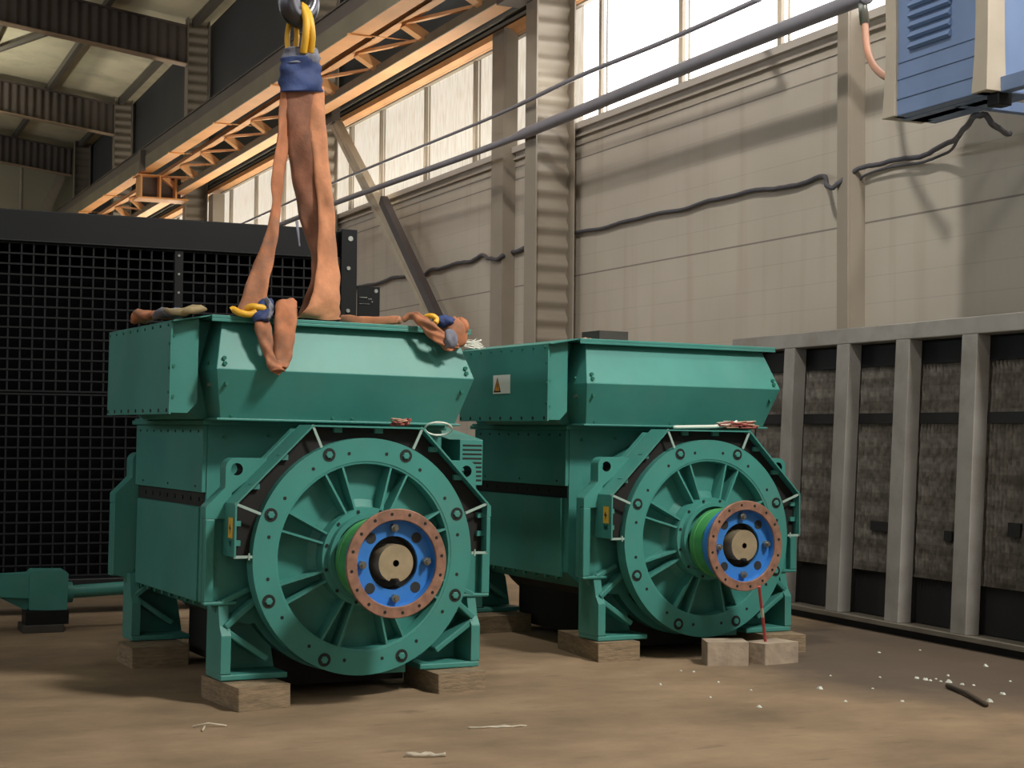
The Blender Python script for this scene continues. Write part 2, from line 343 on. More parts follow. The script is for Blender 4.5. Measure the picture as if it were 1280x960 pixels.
    # air hood
    def hood(b):
        L = [(1.255, .60, .325, 1.66), (1.489, .656, .224, 1.76), (1.718, .60, .335, 1.65)]
        vs = []
        for z, x, y0, y1 in L: vs += [(-x, y0, z), (x, y0, z), (x, y1, z), (-x, y1, z)]
        fs = [(3, 2, 1, 0), (8, 9, 10, 11)]
        for i in (0, 4):
            for k in range(4): fs.append((i+k, i+(k+1) % 4, i+4+(k+1) % 4, i+4+k))
        b.add(vs, fs, M['green'])
        for sx in (-1, 1):
            for (x, y, z) in ((.615, .247, 1.54), (.615, .235, 1.515), (.60, .25, 1.425), (.585, .33, 1.275)):
                bolt(b, (sx*x, y+.006, z), (0, -1, 0), .010, .018, M['gbolt'], 8)
            for y in (.36, .75, 1.2, 1.55):
                bolt(b, (sx*.64, y, 1.52), (sx, 0, 0), .010, .018, M['gbolt'], 8); bolt(b, (sx*.625, y, 1.42), (sx, 0, 0), .010, .03, M['bolt'], 8)
        for x in (-.55, -.05, .05, .5): bolt(b, (x, .323, 1.285), (0, -1, 0), .009, .012, M['gbolt'], 8)
        b.box(-.625, .625, .30, 1.69, 1.257, 1.268, M['green'])
    one(hood, 'air_hood', g, .004)
    def lid(b):
        b.box(-.665, .665, .283, 1.74, 1.722, 1.738, M['green'])
        b.box(-.665, .665, .283, .288, 1.708, 1.722, M['green'])
    one(lid, 'hood_lid', g, .003)
    def tb(b):
        b.prism([(-.828, 1.287), (-.828, 1.702), (-.70, 1.722), (-.70, 1.335), (-.745, 1.287)], [], XZ, .36, 1.42, M['green'])
        b.prism([(-.71, 1.315), (-.71, 1.719), (-.58, 1.722), (-.58, 1.262), (-.655, 1.262)], [], XZ, .50, 1.42, M['green'])
        b.prism([(-.838, 1.699), (-.838, 1.705), (-.665, 1.737), (-.665, 1.731)], [], XZ, .30, 1.44, M['green'])
        for z in (1.36, 1.50, 1.64): bolt(b, (-.815, .36, z), (0, -1, 0), .008, .006, M['gbolt'], 8)
    t = one(tb, 'terminal_box', g, .003)
    def cv(b):
        b.box(-.838, -.829, .335, 1.43, 1.280, 1.700, M['green'])
        for k in range(9):
            bolt(b, (-.838, .37+k*.13, 1.297), (-1, 0, 0), .009, .003, M['hole'], 10)
            bolt(b, (-.838, .37+k*.13, 1.685), (-1, 0, 0), .007, .006, M['gbolt'], 8)
        for z in (1.38, 1.49, 1.6): bolt(b, (-.838, .35, z), (-1, 0, 0), .007, .005, M['gbolt'], 8)
    one(cv, 'cover_panel', t)
    # octagonal cowl round the ring
    oc = [(-.629, .654), (-.629, .889), (-.275, 1.243), (.275, 1.243), (.629, .889), (.629, .654)]
    def cowl(b):
        for i in range(5):
            (x0, z0), (x1, z1) = oc[i], oc[i+1]; d = Vector((x1-x0, 0, z1-z0)).normalized(); nn = Vector((-d.z, 0, d.x))
            vs = []
            for (x, z) in ((x0, z0), (x1, z1)):
                for y in (-.006, .165):
                    for t in (0, -.006): vs.append(Vector((x, y, z))+nn*t)
            b.add(vs, [(0, 1, 3, 2), (4, 6, 7, 5), (0, 2, 6, 4), (0, 4, 5, 1)] if 0 else [(0, 1, 3, 2), (4, 6, 7, 5), (1, 5, 7, 3), (0, 2, 6, 4), (0, 4, 6, 2), (0, 4, 5, 1)][:4]+[(0, 4, 5, 1)], M['green'])
            b.add(vs, [(2, 3, 7, 6)], M['black'])
            b.add([Vector((x0, -.0065, z0)), Vector((x1, -.0065, z1)), Vector((x1, -.0065, z1))-nn*.008, Vector((x0, -.0065, z0))-nn*.008], [(0, 1, 2, 3)], M['green'])
            mid = Vector(((x0+x1)/2, .12, (z0+z1)/2)); 
            for f in (.25, .62):
                p = Vector((x0+(x1-x0)*f, .05, z0+(z1-z0)*f)); b.box(-.02, .02, -.02, .02, -.012, .012, M['green'], Matrix.Translation(p-nn*.02))
        for i, (x, z) in enumerate(oc):
            p = Vector((x, 0, z)); q = Vector((0, 0, ZC))
            d = (p-q).normalized() if 0 < i < 5 else Vector((1 if x > 0 else -1, 0, 0))
            end = q+d*.545 if 0 < i < 5 else Vector((x-d.x*.085, 0, z))
            b.bar(p, end, .012, .006, M['greenedge'], (0, 1, 0))
        for sx in (-1, 1): b.bar((sx*.56, -.004, .64), (sx*.56, -.004, .67), .006, .006, M['greenedge'], (0, 1, 0))
    cw = one(cowl, 'fan_cowl', g)
    def screen(b):
        o = [(x*.985, ZC+(z-ZC)*.985) for x, z in oc]+arc(0, ZC, .535, .02, pi-.02, 40)
        b.prism(o, [], XZ, .05, .06, M['black'])
    one(screen, 'mesh_screen', cw)
    def st(b):
        b.box(-.6315, -.6295, .02, .075, .735, .825, M['yellow'])
        b.add([(-.632, .050, .80), (-.632, .066, .775), (-.632, .052, .775), (-.632, .058, .75), (-.632, .034, .782), (-.632, .046, .782)], [(0, 1, 2, 3, 4, 5)], M['ink'])
    one(st, 'warning_sticker', cw)
    # flange ring, end shield
    def ring(b):
        b.lathe([(.436, .05), (.436, 0), (.5415, 0), (.5415, .08), (.436, .08)], (0, 0, ZC), M['green'], 96)
        for k in range(16):
            a = R(11.25+22.5*k); bolt(b, (.478*math.cos(a), .0, ZC+.478*math.sin(a)), (0, -1, 0), .0085, .001, M['hole'], 10)
        for k in range(8):
            a = R(22.5+45*k); b.lathe([(.0, -.0015), (.031, -.0015)], (.5*math.cos(a), 0, ZC+.5*math.sin(a)), M['hole'], 20)
    rg = one(ring, 'flange_ring', g)
    for k in range(8):
        a = R(22.5+45*k); c = (.5*math.cos(a), 0, ZC+.5*math.sin(a))
        def rb(b):
            b.lathe([(.0, -.009), (.014, -.009), (.0175, -.006), (.0175, -.001)], c, M['green'], 6, smooth=False)
        one(rb, 'ring_bolt', rg)
    def shield(b):
        b.lathe([(.436, .015), (.428, .092), (.26, .075), (.225, .05), (.225, -.03), (.19, -.03), (.185, -.02), (.10, -.02)], (0, 0, ZC), M['green'], 72)
        b.lathe([(.436, .002), (.424, .004), (.42, .06)], (0, 0, ZC), M['green'], 72)
        b.lathe([(.20, -.03), (.20, -.062), (.178, -.062), (.178, -.03)], (0, 0, ZC), M['green'], 56)
        for k in range(8):
            for da in (-6, 6):
                a = R(22.5+45*k+da); er = Vector((math.cos(a), 0, math.sin(a))); et = Vector((-math.sin(a), 0, math.cos(a))); c = Vector((0, 0, ZC)); w = .005
                vs = [c+er*r+et*(s*w)+Vector((0, y, 0)) for s in (-1, 1) for r, y in ((.215, -.018), (.43, .006), (.43, .094), (.215, .08))]
                b.add(vs, [(0, 1, 2, 3), (7, 6, 5, 4), (0, 4, 5, 1), (1, 5, 6, 2), (2, 6, 7, 3), (3, 7, 4, 0)], M['green'])
        for k in range(12):
            a = R(15+30*k); bolt(b, (.212*math.cos(a), -.03, ZC+.212*math.sin(a)), (0, -1, 0), .008, .004, M['hole'], 8)
    one(shield, 'end_shield', g)
    # coupling and shaft
    Z2 = ZC-.006
    one(lambda b: b.lathe([(.10, -.07), (.165, -.07), (.186, -.09), (.19, -.13), (.185, -.135), (.19, -.14), (.188, -.205), (.16, -.215), (.10, -.215)], (0, 0, Z2), M['bgreen'], 64), 'coupling_sleeve', g)
    def disc(b):
        b.lathe([(.12, -.225), (.195, -.225), (.20, -.235), (.20, -.262), (.193, -.266), (.205, -.272), (.21, -.30), (.234, -.318), (.236, -.333)], (0, 0, Z2), M['blue'], 72)
        b.lathe([(.19, -.34), (.186, -.305), (.118, -.305), (.118, -.29), (.112, -.23)], (0, 0, Z2), M['blue'], 72, ms=[M['blue'], M['blue'], M['blue'], M['rubber']])
        b.lathe([(.118, -.235), (.0, -.235)], (0, 0, Z2), M['rubber'], 48)
        for k in range(4):
            a = R(45+90*k); bolt(b, (.155*math.cos(a), -.305, Z2+.155*math.sin(a)), (0, -1, 0), .024, .002, M['rubber'], 20)
    cp = one(disc, 'coupling_disc', g)
    def cring(b):
        b.lathe([(.236, -.333), (.24, -.335), (.24, -.346), (.237, -.349), (.193, -.349), (.19, -.346), (.19, -.33)], (0, 0, Z2), M['copper'], 80)
        for k in range(16):
            a = R(8+22.5*k); bolt(b, (.218*math.cos(a), -.349, Z2+.218*math.sin(a)), (0, -1, 0), .0075, .001, M['hole'], 10)
    one(cring, 'coupling_rim', cp)
    for k in range(4):
        a = R(90*k+2); p = (.155*math.cos(a), -.305, Z2+.155*math.sin(a))
        def cb(b):
            b.cyl(p, (p[0], -.330, p[2]), .019, M['bolt'], 6); b.cyl((p[0], -.330, p[2]), (p[0], -.345, p[2]), .010, M['bolt'], 10)
        one(cb, 'coupling_bolt', cp, .002)
    def shf(b):
        o = circ(0, Z2, .083, 48); o = [(x, z) for x, z in o if not (abs(x+.005) < .017 and z < Z2-.05)]
        k = [i for i, (x, z) in enumerate(o) if z < Z2-.06 and x > .0]; i = min(k, key=lambda j: o[j][0])
        o = o[:i]+[(-.022, Z2-.066), (.012, Z2-.066)]+o[i:]
        b.prism(o, [circ(0, Z2, .015, 16)], XZ, -.335, .0, M['brass'], M['hole'])
        b.lathe([(.015, -.30), (.0, -.30)], (0, 0, Z2), M['hole'], 16)
    one(shf, 'drive_shaft', g, .002)
    one(lambda b: (b.prism([(.08, .10), (.24, .10), (.24, .20), (.20, .24), (.08, .24)], [circ(.165, .145, .025)], XZ, .06, .12, M['green'], M['hole'])), 'drain_bracket', g, .006)
    return g

g1 = make_generator('teal green generator nearest the camera, with orange lifting slings lying on its lid')
g2 = tree_copy(g1)
g2['label'] = 'teal green generator standing farther right beside the steel cooler frame, no slings on it'
g1.matrix_world = GM[1]; g2.matrix_world = GM[2]
for g, gg in ((g1, 1), (g2, 2)): g['group'] = 'matching generators on timber blocks'
def kid(o, n):
    for c in o.children_recursive:
        if c.name.split('.')[0] == n: return c
for c in g2.children:
    if c.name.split('.')[0] in ('coupling_sleeve', 'coupling_disc', 'drive_shaft'): c.location.z -= .012
def ws(b):
    b.box(-.8405, -.8385, .775, .985, 1.438, 1.546, M['white'])
    x = -.8412; a, e = .975, .885      # triangle stands on the left half of the label
    b.add([(x, a, 1.447), (x, e, 1.447), (x, (a+e)/2, 1.535)], [(0, 1, 2)], M['ink'])
    x = -.8416; b.add([(x, a-.014, 1.455), (x, e+.014, 1.455), (x, (a+e)/2, 1.522)], [(0, 1, 2)], M['orangeink'])
    x = -.8420; m = (a+e)/2; b.add([(x, m+.004, 1.505), (x, m-.008, 1.482), (x, m-.001, 1.482), (x, m-.006, 1.462), (x, m+.01, 1.486), (x, m+.002, 1.486)], [(0, 1, 2, 3, 4, 5)], M['ink'])
one(ws, 'warning_label', kid(g2, 'terminal_box'))
def louv(b):
    b.box(.70, .83, .45, .85, .96, 1.19, M['green'])
    b.prism([(.45, 1.19), (.85, 1.19), (.85, 1.25)], [], YZ, .64, .83, M['green'])
    for k in range(9): b.box(.715, .825, .448, .452, .98+k*.022, .99+k*.022, M['hole'])
one(louv, 'louvre_cover', g1, .004)

# ------------------------------------------------------------------ timber blocks
def block(label, corners, z1, m, z0=0, grp='timber blocks under the generator feet'):
    b = MB(); b.prism([(x, y) for x, y in corners], [], lambda u, v, d: Vector((u+random.uniform(-.002, .002), v+random.uniform(-.002, .002), d)), z0, z1, m)
    o = b.build('timber_block', None, .006); return tag(o, label, 'timber block', grp)
def quad(cx, cy, lx, ly, a):
    c, s = math.cos(a), math.sin(a); return [(cx+c*x-s*y, cy+s*x+c*y) for x, y in ((-lx/2, -ly/2), (lx/2, -ly/2), (lx/2, ly/2), (-lx/2, ly/2))]
def gblock(g, lx0, lx1, ly0, ly1):
    return [tuple(gw(g, p)[:2]) for p in ((lx0, ly0, 0), (lx1, ly0, 0), (lx1, ly1, 0), (lx0, ly1, 0))]
def top(g, x): return .10-x*math.sin(GEN[g][3])
block('timber block under the front left foot of the near generator', [(1.705, 6.724), (1.952, 6.770), (1.88, 7.19), (1.641, 7.165)], top(1, -.33)-.0005, M['wood'])
block('timber block under the front right foot of the near generator', [(2.685, 6.86), (2.931, 6.879), (2.90, 7.26), (2.655, 7.25)], top(1, .65)-.0005, M['wood'])
block('shadowed timber block under the rear left foot of the near generator', gblock(1, -.70, -.40, 1.33, 1.62), top(1, -.33)-.0005, M['wood'])
block('timber block under the rear right foot of the near generator', gblock(1, .42, .72, 1.36, 1.66), top(1, .65)-.0005, M['wood'])
block('timber block under the front left foot of the far generator', [(3.847, 7.50), (4.092, 7.485), (4.11, 8.05), (3.884, 8.079)], top(2, -.33)-.0005, M['wood'])
block('timber block under the front right foot of the far generator, behind the loose grey blocks', [(4.90, 7.50), (5.14, 7.46), (5.17, 7.95), (4.93, 7.98)], top(2, .65)-.0005, M['wood'])
block('brown timber block under the rear left foot of the far generator', gblock(2, -.78, -.36, 1.36, 1.66), top(2, -.33)-.0005, M['wood'])
block('timber block under the rear right foot of the far generator', gblock(2, .42, .72, 1.36, 1.66), top(2, .65)-.0005, M['wood'])
def lblock(px0, px1, ptop, pbot, back, m, label, rot):
    a = on(px0, pbot, 2, 0); e = on(px1, pbot, 2, 0); t = on(px0, ptop, 1, a.y).z
    d = (e-a); n = Vector((-d.y, d.x, 0)).normalized()
    b = MB(); b.prism([(a.x, a.y), (e.x, e.y), (e.x+n.x*back, e.y+n.y*back), (a.x+n.x*back, a.y+n.y*back)], [], lambda u, v, dd: Vector((u, v, dd)), 0, t, m)
    return tag(b.build('timber_block', None, .006), label, 'timber block')
lblock(884, 936, 803, 832.5, .17, M['woodpale'], 'loose pale timber block with split grain, left of the red rod', 0)
a = Vector((4.640, 7.10)); 
b = MB(); b.prism([(4.585, 7.235), (4.632, 7.095), (4.862, 7.125), (4.83, 7.29)], [], lambda u, v, d: Vector((u, v, d)), 0, .112, M['woodpale'])
tag(b.build('timber_block', None, .006), 'loose grey timber block with a stained end, at the foot of the red rod', 'timber block')
p0 = Vector((4.690, 7.185, .1125)); p1 = on(949, 733, 1, 7.06)
def rod(b):
    d = p1-p0
    b.cyl(p0, p0+d*.45, .0085, M['rod'], 10); b.cyl(p0+d*.45, p0+d*.62, .0085, M['rag'], 10); b.cyl(p0+d*.62, p1, .0085, M['rod'], 10)
tag(one(rod, 'marker_rod'), 'thin red rod with a pale band standing upright on a loose grey block', 'rod')

# ------------------------------------------------------------------ cooler frame along the wall
T = thing('cooler_frame', 'tall grey steel cooler frame with finned tubes leaning along the right wall', 'cooler frame', Matrix.Translation((6.085, 0, 0)) @ Euler((0, R(2.9), 0)).to_matrix().to_4x4())
Y0, Y1 = 6.02, 9.93
PY = [(6.02, 6.14), (6.635, 6.77), (7.25, 7.385), (7.869, 8.004), (8.486, 8.624), (9.112, 9.239), (9.72, 9.85)]
one(lambda b: b.box(0, .40, Y0, Y1, 1.822, 1.925, M['frame']), 'top_rail', T, .006)
one(lambda b: (b.box(-.03, .42, Y0, Y1, .045, .075, M['dirtyframe']), b.box(-.03, -.018, Y0, Y1, .0, .075, M['frame']) if 0 else None, b.box(.02, .4, Y0, Y1, -.002, .045, M['void'])), 'bottom_rail', T, .003)
for a, e in PY:
    one(lambda b: b.box(.0, .10, a, e, .075, 1.822, M['frame']), 'post', T, .004)
def core(b):
    ny = int((Y1-Y0)/.0165); zs = [.36+.0295*i for i in range(47)]
    vs = []; fs = []
    for j, z in enumerate(zs):
        for i in range(ny+1):
            y = Y0+.0165*i+.0045*math.sin(z*42+.15*math.sin(i))
            x = .112+(.034 if i % 2 else 0)
            vs.append((x, y, z))
    w = ny+1
    for j in range(len(zs)-1):
        for i in range(ny): fs.append((j*w+i, j*w+i+1, (j+1)*w+i+1, (j+1)*w+i))
    b.add(vs, fs, M['tubes'])
one(core, 'tube_bundle', T)
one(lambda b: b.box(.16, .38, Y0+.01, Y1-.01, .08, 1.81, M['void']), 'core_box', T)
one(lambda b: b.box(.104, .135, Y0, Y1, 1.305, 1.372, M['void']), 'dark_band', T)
one(lambda b: b.box(.102, .16, Y0, Y1, 1.675, 1.82, M['rad']), 'header_tank', T)  # tank front; shadow of the deep top rail is included in its dark colour
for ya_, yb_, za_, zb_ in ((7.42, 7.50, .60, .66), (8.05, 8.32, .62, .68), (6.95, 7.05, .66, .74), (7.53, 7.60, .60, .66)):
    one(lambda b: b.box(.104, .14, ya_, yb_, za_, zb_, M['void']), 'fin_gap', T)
one(lambda b: b.cyl((.02, 6.66, .945), (.02, 6.48, .945), .012, M['rag'], 10), 'pipe_stub', T)

# ------------------------------------------------------------------ black radiator behind the near generator
Q = thing('radiator', 'big black radiator with square wire guard standing behind the near generator', 'radiator')
YR = 10.6
def rbody(b):
    b.box(-.6, 3.42, YR+.32, YR+.55, .22, 2.43, M['rad']); b.box(-.6, -.56, YR, YR+.55, .22, 2.43, M['rad']); b.box(3.34, 3.42, YR+.0, YR+.55, .22, 2.43, M['rad']); b.box(-.6, 3.32, YR-.03, YR+.55, 2.43, 2.635, M['rad'])
    b.box(-.6, 3.36, YR-.035, YR+.1, 2.425, 2.44, M['rad'])
    b.box(-.6, 3.45, YR-.05, YR+.55, .14, .24, M['rad'])
    for x in (.2, 3.2): b.box(x, x+.15, YR, YR+.5, 0, .2, M['rad'])
one(rbody, 'radiator_body', Q, .008)
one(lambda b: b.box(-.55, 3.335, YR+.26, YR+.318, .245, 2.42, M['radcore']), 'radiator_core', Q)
def strip(b, x0, x1):
    b.box(x0, x1, YR-.02, YR+.01, .24, 2.425, M['rad'])
    for k in range(14): bolt(b, ((x0+x1)/2, YR-.02, 2.39-.125*k), (0, -1, 0), .008, .006, M['bolt'], 8)
one(lambda b: strip(b, 2.205, 2.26), 'divider_strip', Q); one(lambda b: strip(b, .55, .605), 'divider_strip', Q)
for x0, x1 in ((-.56, .55), (.605, 2.205), (2.26, 3.34)):
    for z0, z1 in ((.26, 1.44), (1.46, 2.42)):
        def gr(b):
            n = round((x1-x0)/.078); m = round((z1-z0)/.070)
            for k in range(n+1): x = x0+(x1-x0)*k/n; b.box(x-.0055, x+.0055, YR-.004, YR+.004, z0, z1, M['rad'])
            for k in range(m+1): z = z0+(z1-z0)*k/m; b.box(x0, x1, YR-.010, YR-.003, z-.0055, z+.0055, M['rad'])
        one(gr, 'guard_grille', Q)
def rpost(b):
    b.box(3.385, 3.49, YR-.02, YR+.0, .2, 2.64, M['rad']); b.box(3.375, 3.39, YR-.02, YR+.12, .2, 2.64, M['rad']); b.box(3.32, 3.375, YR+.06, YR+.10, 2.40, 2.63, M['rad'])
    b.cyl((3.44, YR-.02, 2.575), (3.44, YR-.026, 2.575), .018, M['bolt'], 16)
    for k in range(8): bolt(b, (3.425, YR-.02, 2.365-.30*k), (0, -1, 0), .015, .012, M['bolt'], 6)
one(rpost, 'side_post', Q, .003)
def rbr(b):
    p = on(447, 398, 1, YR+.3); q = on(475, 359, 1, YR+.3)
    b.box(p.x, q.x, YR+.30, YR+.32, 1.75, q.z, M['rad']); b.box(3.40, 3.47, YR+.30, YR+.5, 1.75, 2.2, M['rad'])
    b.cyl((q.x-.03, YR+.30, q.z-.03), (q.x-.03, YR+.296, q.z-.03), .014, M['bolt'], 12)
    b.box(p.x+.01, p.x+.07, YR+.292, YR+.30, q.z-.085, q.z-.078, M['bolt']); b.box(p.x+.01, p.x+.09, YR+.292, YR+.30, q.z-.13, q.z-.126, M['bolt'])
    for dx in (.085, .10, .11): bolt(b, (p.x+dx, YR+.30, q.z-.09-.02*(dx > .1)), (0, -1, 0), .005, .004, M['bolt'], 8)
one(rbr, 'side_bracket', Q, .003)

# green skid leg and strut
SK = thing('skid_frame', 'green steel skid arm with end block and round strut, low on the floor at left', 'skid frame')
ys = 9.85
one(lambda b: b.prism([(.0, .315), (1.22, .352), (1.22, .20), (1.02, .215), (.55, .225), (.0, .25)], [], XZ, ys-.06, ys+.06, M['green']), 'skid_beam', SK, .006)
def eb(b):
    b.prism([(1.20, .135), (1.42, .125), (1.425, .345), (1.405, .365), (1.22, .37), (1.20, .35)], [], XZ, ys-.09, ys+.09, M['green'])
    b.prism([(1.02, .215), (1.2, .12), (1.2, .2)], [], XZ, ys-.01, ys+.01, M['green'])
one(eb, 'end_block', SK, .008)
one(lambda b: (b.box(1.18, 1.43, ys-.10, ys+.10, .045, .13, M['rad']), b.box(1.16, 1.40, ys-.12, ys+.12, 0, .046, M['belly'])), 'foot_pad', SK, .004)
one(lambda b: (b.cyl((1.40, ys, .225), (2.5, ys+.05, .265), .040, M['green'], 20), b.cyl((1.41, ys, .225), (1.46, ys, .226), .062, M['green'], 20)), 'strut', SK)
one(lambda b: b.box(2.42, 2.56, ys-.05, ys+.15, 0, .30, M['green']), 'strut_stand', SK, .005)

# ------------------------------------------------------------------ building
# floor
b = MB(); b.box(-9, 7.2, -6, 46, -.2, 0, M['floor']); struct(b.build('floor'))
XW = 6.9
def zs(z0, k, y): return z0+k*(y-10)
def wband(b, z0, k0, z1, k1, x0, x1, m, ya=-6, yb=46):
    vs = [(x, y, zs(z, k, y)) for x in (x0, x1) for y in (ya, yb) for z, k in ((z0, k0), (z1, k1))]
    b.add(vs, [(0, 1, 3, 2), (4, 6, 7, 5), (0, 4, 5, 1), (2, 3, 7, 6), (1, 5, 7, 3), (0, 2, 6, 4)], m)
b = MB(); wband(b, 0, 0, 4.262, .006, XW, XW+.25, M['wall']); wband(b, 5.49, .010, 10.0, 0, XW, XW+.25, M['upwall']); struct(b.build('wall_right'))
b = MB(); wband(b, 4.205, .006, 4.268, .006, XW-.05, XW+.2, M['sill']); wband(b, 4.13, .006, 4.15, .006, XW-.028, XW, M['sill']); wband(b, 4.05, .006, 4.06, .006, XW-.012, XW, M['sill']); struct(b.build('trim_1'))
b = MB()
vs = []
for y in (-6, 46):
    for x, z in ((XW+.05, 5.46), (XW-.06, 5.53), (XW-.06, 5.60), (XW+.05, 5.60)): vs.append((x, y, zs(z, .010, y)))
b.add(vs, [(0, 1, 2, 3), (7, 6, 5, 4), (0, 4, 5, 1), (1, 5, 6, 2), (2, 6, 7, 3), (3, 7, 4, 0)], M['steel']); struct(b.build('trim_2'))
b = MB(); wband(b, 5.63, .010, 5.67, .010, XW-.05, XW, M['purlin']); wband(b, 5.70, .010, 5.73, .010, XW-.08, XW, M['purlin']); struct(b.build('trim_3'))
b = MB(); b.box(-9, 7.2, 45.6, 46, 0, 12, M['endwall']); struct(b.build('wall_far'))
b = MB(); b.box(-9.25, -9, -6, 46, 0, 4.3, M['wall']); b.box(-9.25, -9, -6, 46, 5.5, 10.5, M['upwall']); struct(b.build('wall_left'))
b = MB(); b.box(-9.25, 7.2, -6.25, -6, 0, 11, M['endwall']); struct(b.build('wall_back'))
wl = sparent('window_6')
for k in range(6):
    one(lambda b: b.box(-9.15, -9.1, -5.9+8.6*k, 2.5+8.6*k, 4.3, 5.5, M['panefar']), 'pane', wl)
    one(lambda b: b.box(-9.2, -9.02, 2.5+8.6*k, 2.7+8.6*k, 4.3, 5.5, M['mull']), 'window_bar', wl)
# windows
bays = [(5, -5.8, 6.2, [-3.6, -2.0, -.4, 1.2, 2.8, 4.4], 'pane'), (1, 6.2, 14.02, [7.4, 8.95, 10.48, 12.04, 13.60], 'pane'), (2, 14.02, 21.8, [15.25, 16.80, 18.42, 20.12, 21.45], 'panedirty'), (3, 21.8, 29.95, [23.4, 25.0, 26.75, 28.55, 29.45], 'panedirty'), (4, 29.95, 45.5, [31.6, 33.2, 34.9, 36.5], 'panedirty')]
for n, ya, yb, mu, pm in bays:
    w = sparent('window_%d' % n)
    def fr(b):
        for i, y in enumerate(mu):
            t = .035 if i % 2 else .028
            b.box(XW+.045, XW+.085, y-t, y+t, zs(4.26, .006, y), zs(5.52, .010, y), M['mull'])
            b.box(XW+.065, XW+.085, y-t-.085, y-t-.065, zs(4.26, .006, y), zs(5.52, .010, y), M['mull'])
        wband(b, 5.46, .010, 5.50, .010, XW+.02, XW+.1, M['mull'], ya, yb)
    one(fr, 'window_frame', w)
    e = [ya]+mu+[yb]
    for y0, y1 in zip(e[:-1], e[1:]):
        if y1-y0 < .05: continue
        def pn(b): wband(b, 4.25, .006, 5.50, .010, XW+.08, XW+.09, M[pm], y0, y1)
        one(pn, 'pane', w)
# pilasters
def pil(y0, y1, x0, label, z1=5.6):
    b = MB(); b.box(x0, XW+.02, y0, y1, 0, z1, M['colpaint']); b.box(x0+.02, XW, y0-.004, y0, .3, z1-.05, M['colpaint'])
    tag(b.build('wall_post', None, .006), label, 'wall post', 'wall posts between the windows')
pil(9.30, 9.43, 6.75, 'beige wall post carrying the grey cable, left of the blue heater')
pil(15.50, 15.82, 6.75, 'beige wall post just left of the nearest ribbed column')
pil(28.85, 29.2, 6.70, 'distant beige wall post beside the ribbed column under the girder bracket')
# columns with corrugated webs
def column(yc, label, z1, m='colpaint'):
    t = thing('steel_column', label, 'column', Matrix.Translation((0, yc, 0)), 'steel columns with ribbed webs')
    one(lambda b: b.box(6.40, 6.415, -.13, .13, 0, z1, M[m]), 'inner_flange', t)
    one(lambda b: b.box(6.81, 6.825, -.13, .13, 0, z1, M[m]), 'outer_flange', t)
    def web(b):
        n = int(z1/.03); vs = []; fs = []
        for i in range(n+1):
            z = z1*i/n; y = .026*math.sin(2*pi*z/.183)
            vs += [(6.412, y, z), (6.812, y, z)]
            if i: fs.append((2*i-2, 2*i-1, 2*i+1, 2*i))
        b.add(vs, fs, M[m], True)
    one(web, 'ribbed_web', t)
column(14.02, 'ribbed beige steel column just right of the picture centre', 9.1)
column(21.75, 'ribbed steel column half hidden behind the orange sling', 9.1)
column(29.95, 'ribbed steel column under the girder bracket, rising to the nearer rafter', 9.1)
column(37.95, 'dark ribbed steel column meeting the farther rafter', 9.1)
column(44.2, 'dark ribbed steel column next to the end wall', 9.1)
# crane girder and brace beam
def sweep(b, y0, y1, secs, m):              # secs: (x, z, k)
    for (xa, xb, za, zb, k, z10) in secs:
        vs = [(x, y, z+k*(y-z10)) for y in (y0, y1) for x, z in ((xa, za), (xb, za), (xb, zb), (xa, zb))]
        b.add(vs, [(3, 2, 1, 0), (4, 5, 6, 7), (0, 1, 5, 4), (1, 2, 6, 5), (2, 3, 7, 6), (3, 0, 4, 7)], m)
cg = thing('crane_girder', 'long upper crane girder running the length of the hall with an orange lit underside', 'girder')
one(lambda b: (sweep(b, 11, 45.4, [(5.50, 5.72, 5.70, 5.725, .0227, 15.3)], M['gird_lit'])), 'bottom_flange', cg)
one(lambda b: sweep(b, 11, 45.4, [(5.485, 5.50, 5.70, 5.91, .0227, 15.3), (5.485, 5.57, 5.91, 5.925, .0227, 15.3)], M['beamshade']), 'side_plate', cg)
one(lambda b: sweep(b, 11, 45.4, [(5.56, 5.60, 5.71, 6.15, .0227, 15.3)], M['rafter']), 'girder_web', cg)
one(lambda b: sweep(b, 11, 45.4, [(5.54, 5.86, 6.15, 6.17, .0227, 15.3)], M['rafter']), 'top_flange', cg)
for k in range(8):
    y = 17+3.3*k; z = 5.70+.0227*(y-15.3)
    one(lambda b: (b.box(5.46, 5.75, y-.02, y+.02, z-.02, z-.002, M['gird_lit']), b.box(5.75, 6.2, y-.008, y+.008, z-.005, z+.003, M['gird_lit'])), 'tie_bar', cg)
def brk(b):
    y = 29.3; z = 5.98
    b.box(5.45, 6.40, y+.25, y+.75, z-.45, z-.42, M['gird_lit']); b.box(5.45, 6.40, y+.25, y+.75, z-.02, z+.0, M['gird_lit'])
    for x in (5.5, 5.85, 6.15): b.box(x, x+.03, y+.25, y+.75, z-.42, z-.02, M['gird_lit'])
    b.box(5.5, 6.3, y+.5, y+.53, z-.42, z-.02, M['rafter'])
one(brk, 'column_bracket', cg)
one(lambda b: (b.box(5.4, 5.5, 29.1, 29.25, 5.98, 6.35, M['rafter'])), 'rail_clip', cg)
bb = thing('brace_beam', 'lower orange beam with zigzag lattice running above the windows', 'beam')
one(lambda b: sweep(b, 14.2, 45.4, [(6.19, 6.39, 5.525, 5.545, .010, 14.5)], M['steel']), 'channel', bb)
one(lambda b: sweep(b, 14.2, 45.4, [(6.175, 6.19, 5.525, 5.63, .010, 14.5), (6.37, 6.39, 5.545, 5.63, .010, 14.5)], M['beamshade']), 'channel_side', bb)
one(lambda b: sweep(b, 12.0, 45.4, [(5.88, 6.0, 5.775, 5.79, .015, 16.0), (5.88, 5.895, 5.775, 5.84, .015, 16.0)], M['steel']), 'lattice_chord', bb)
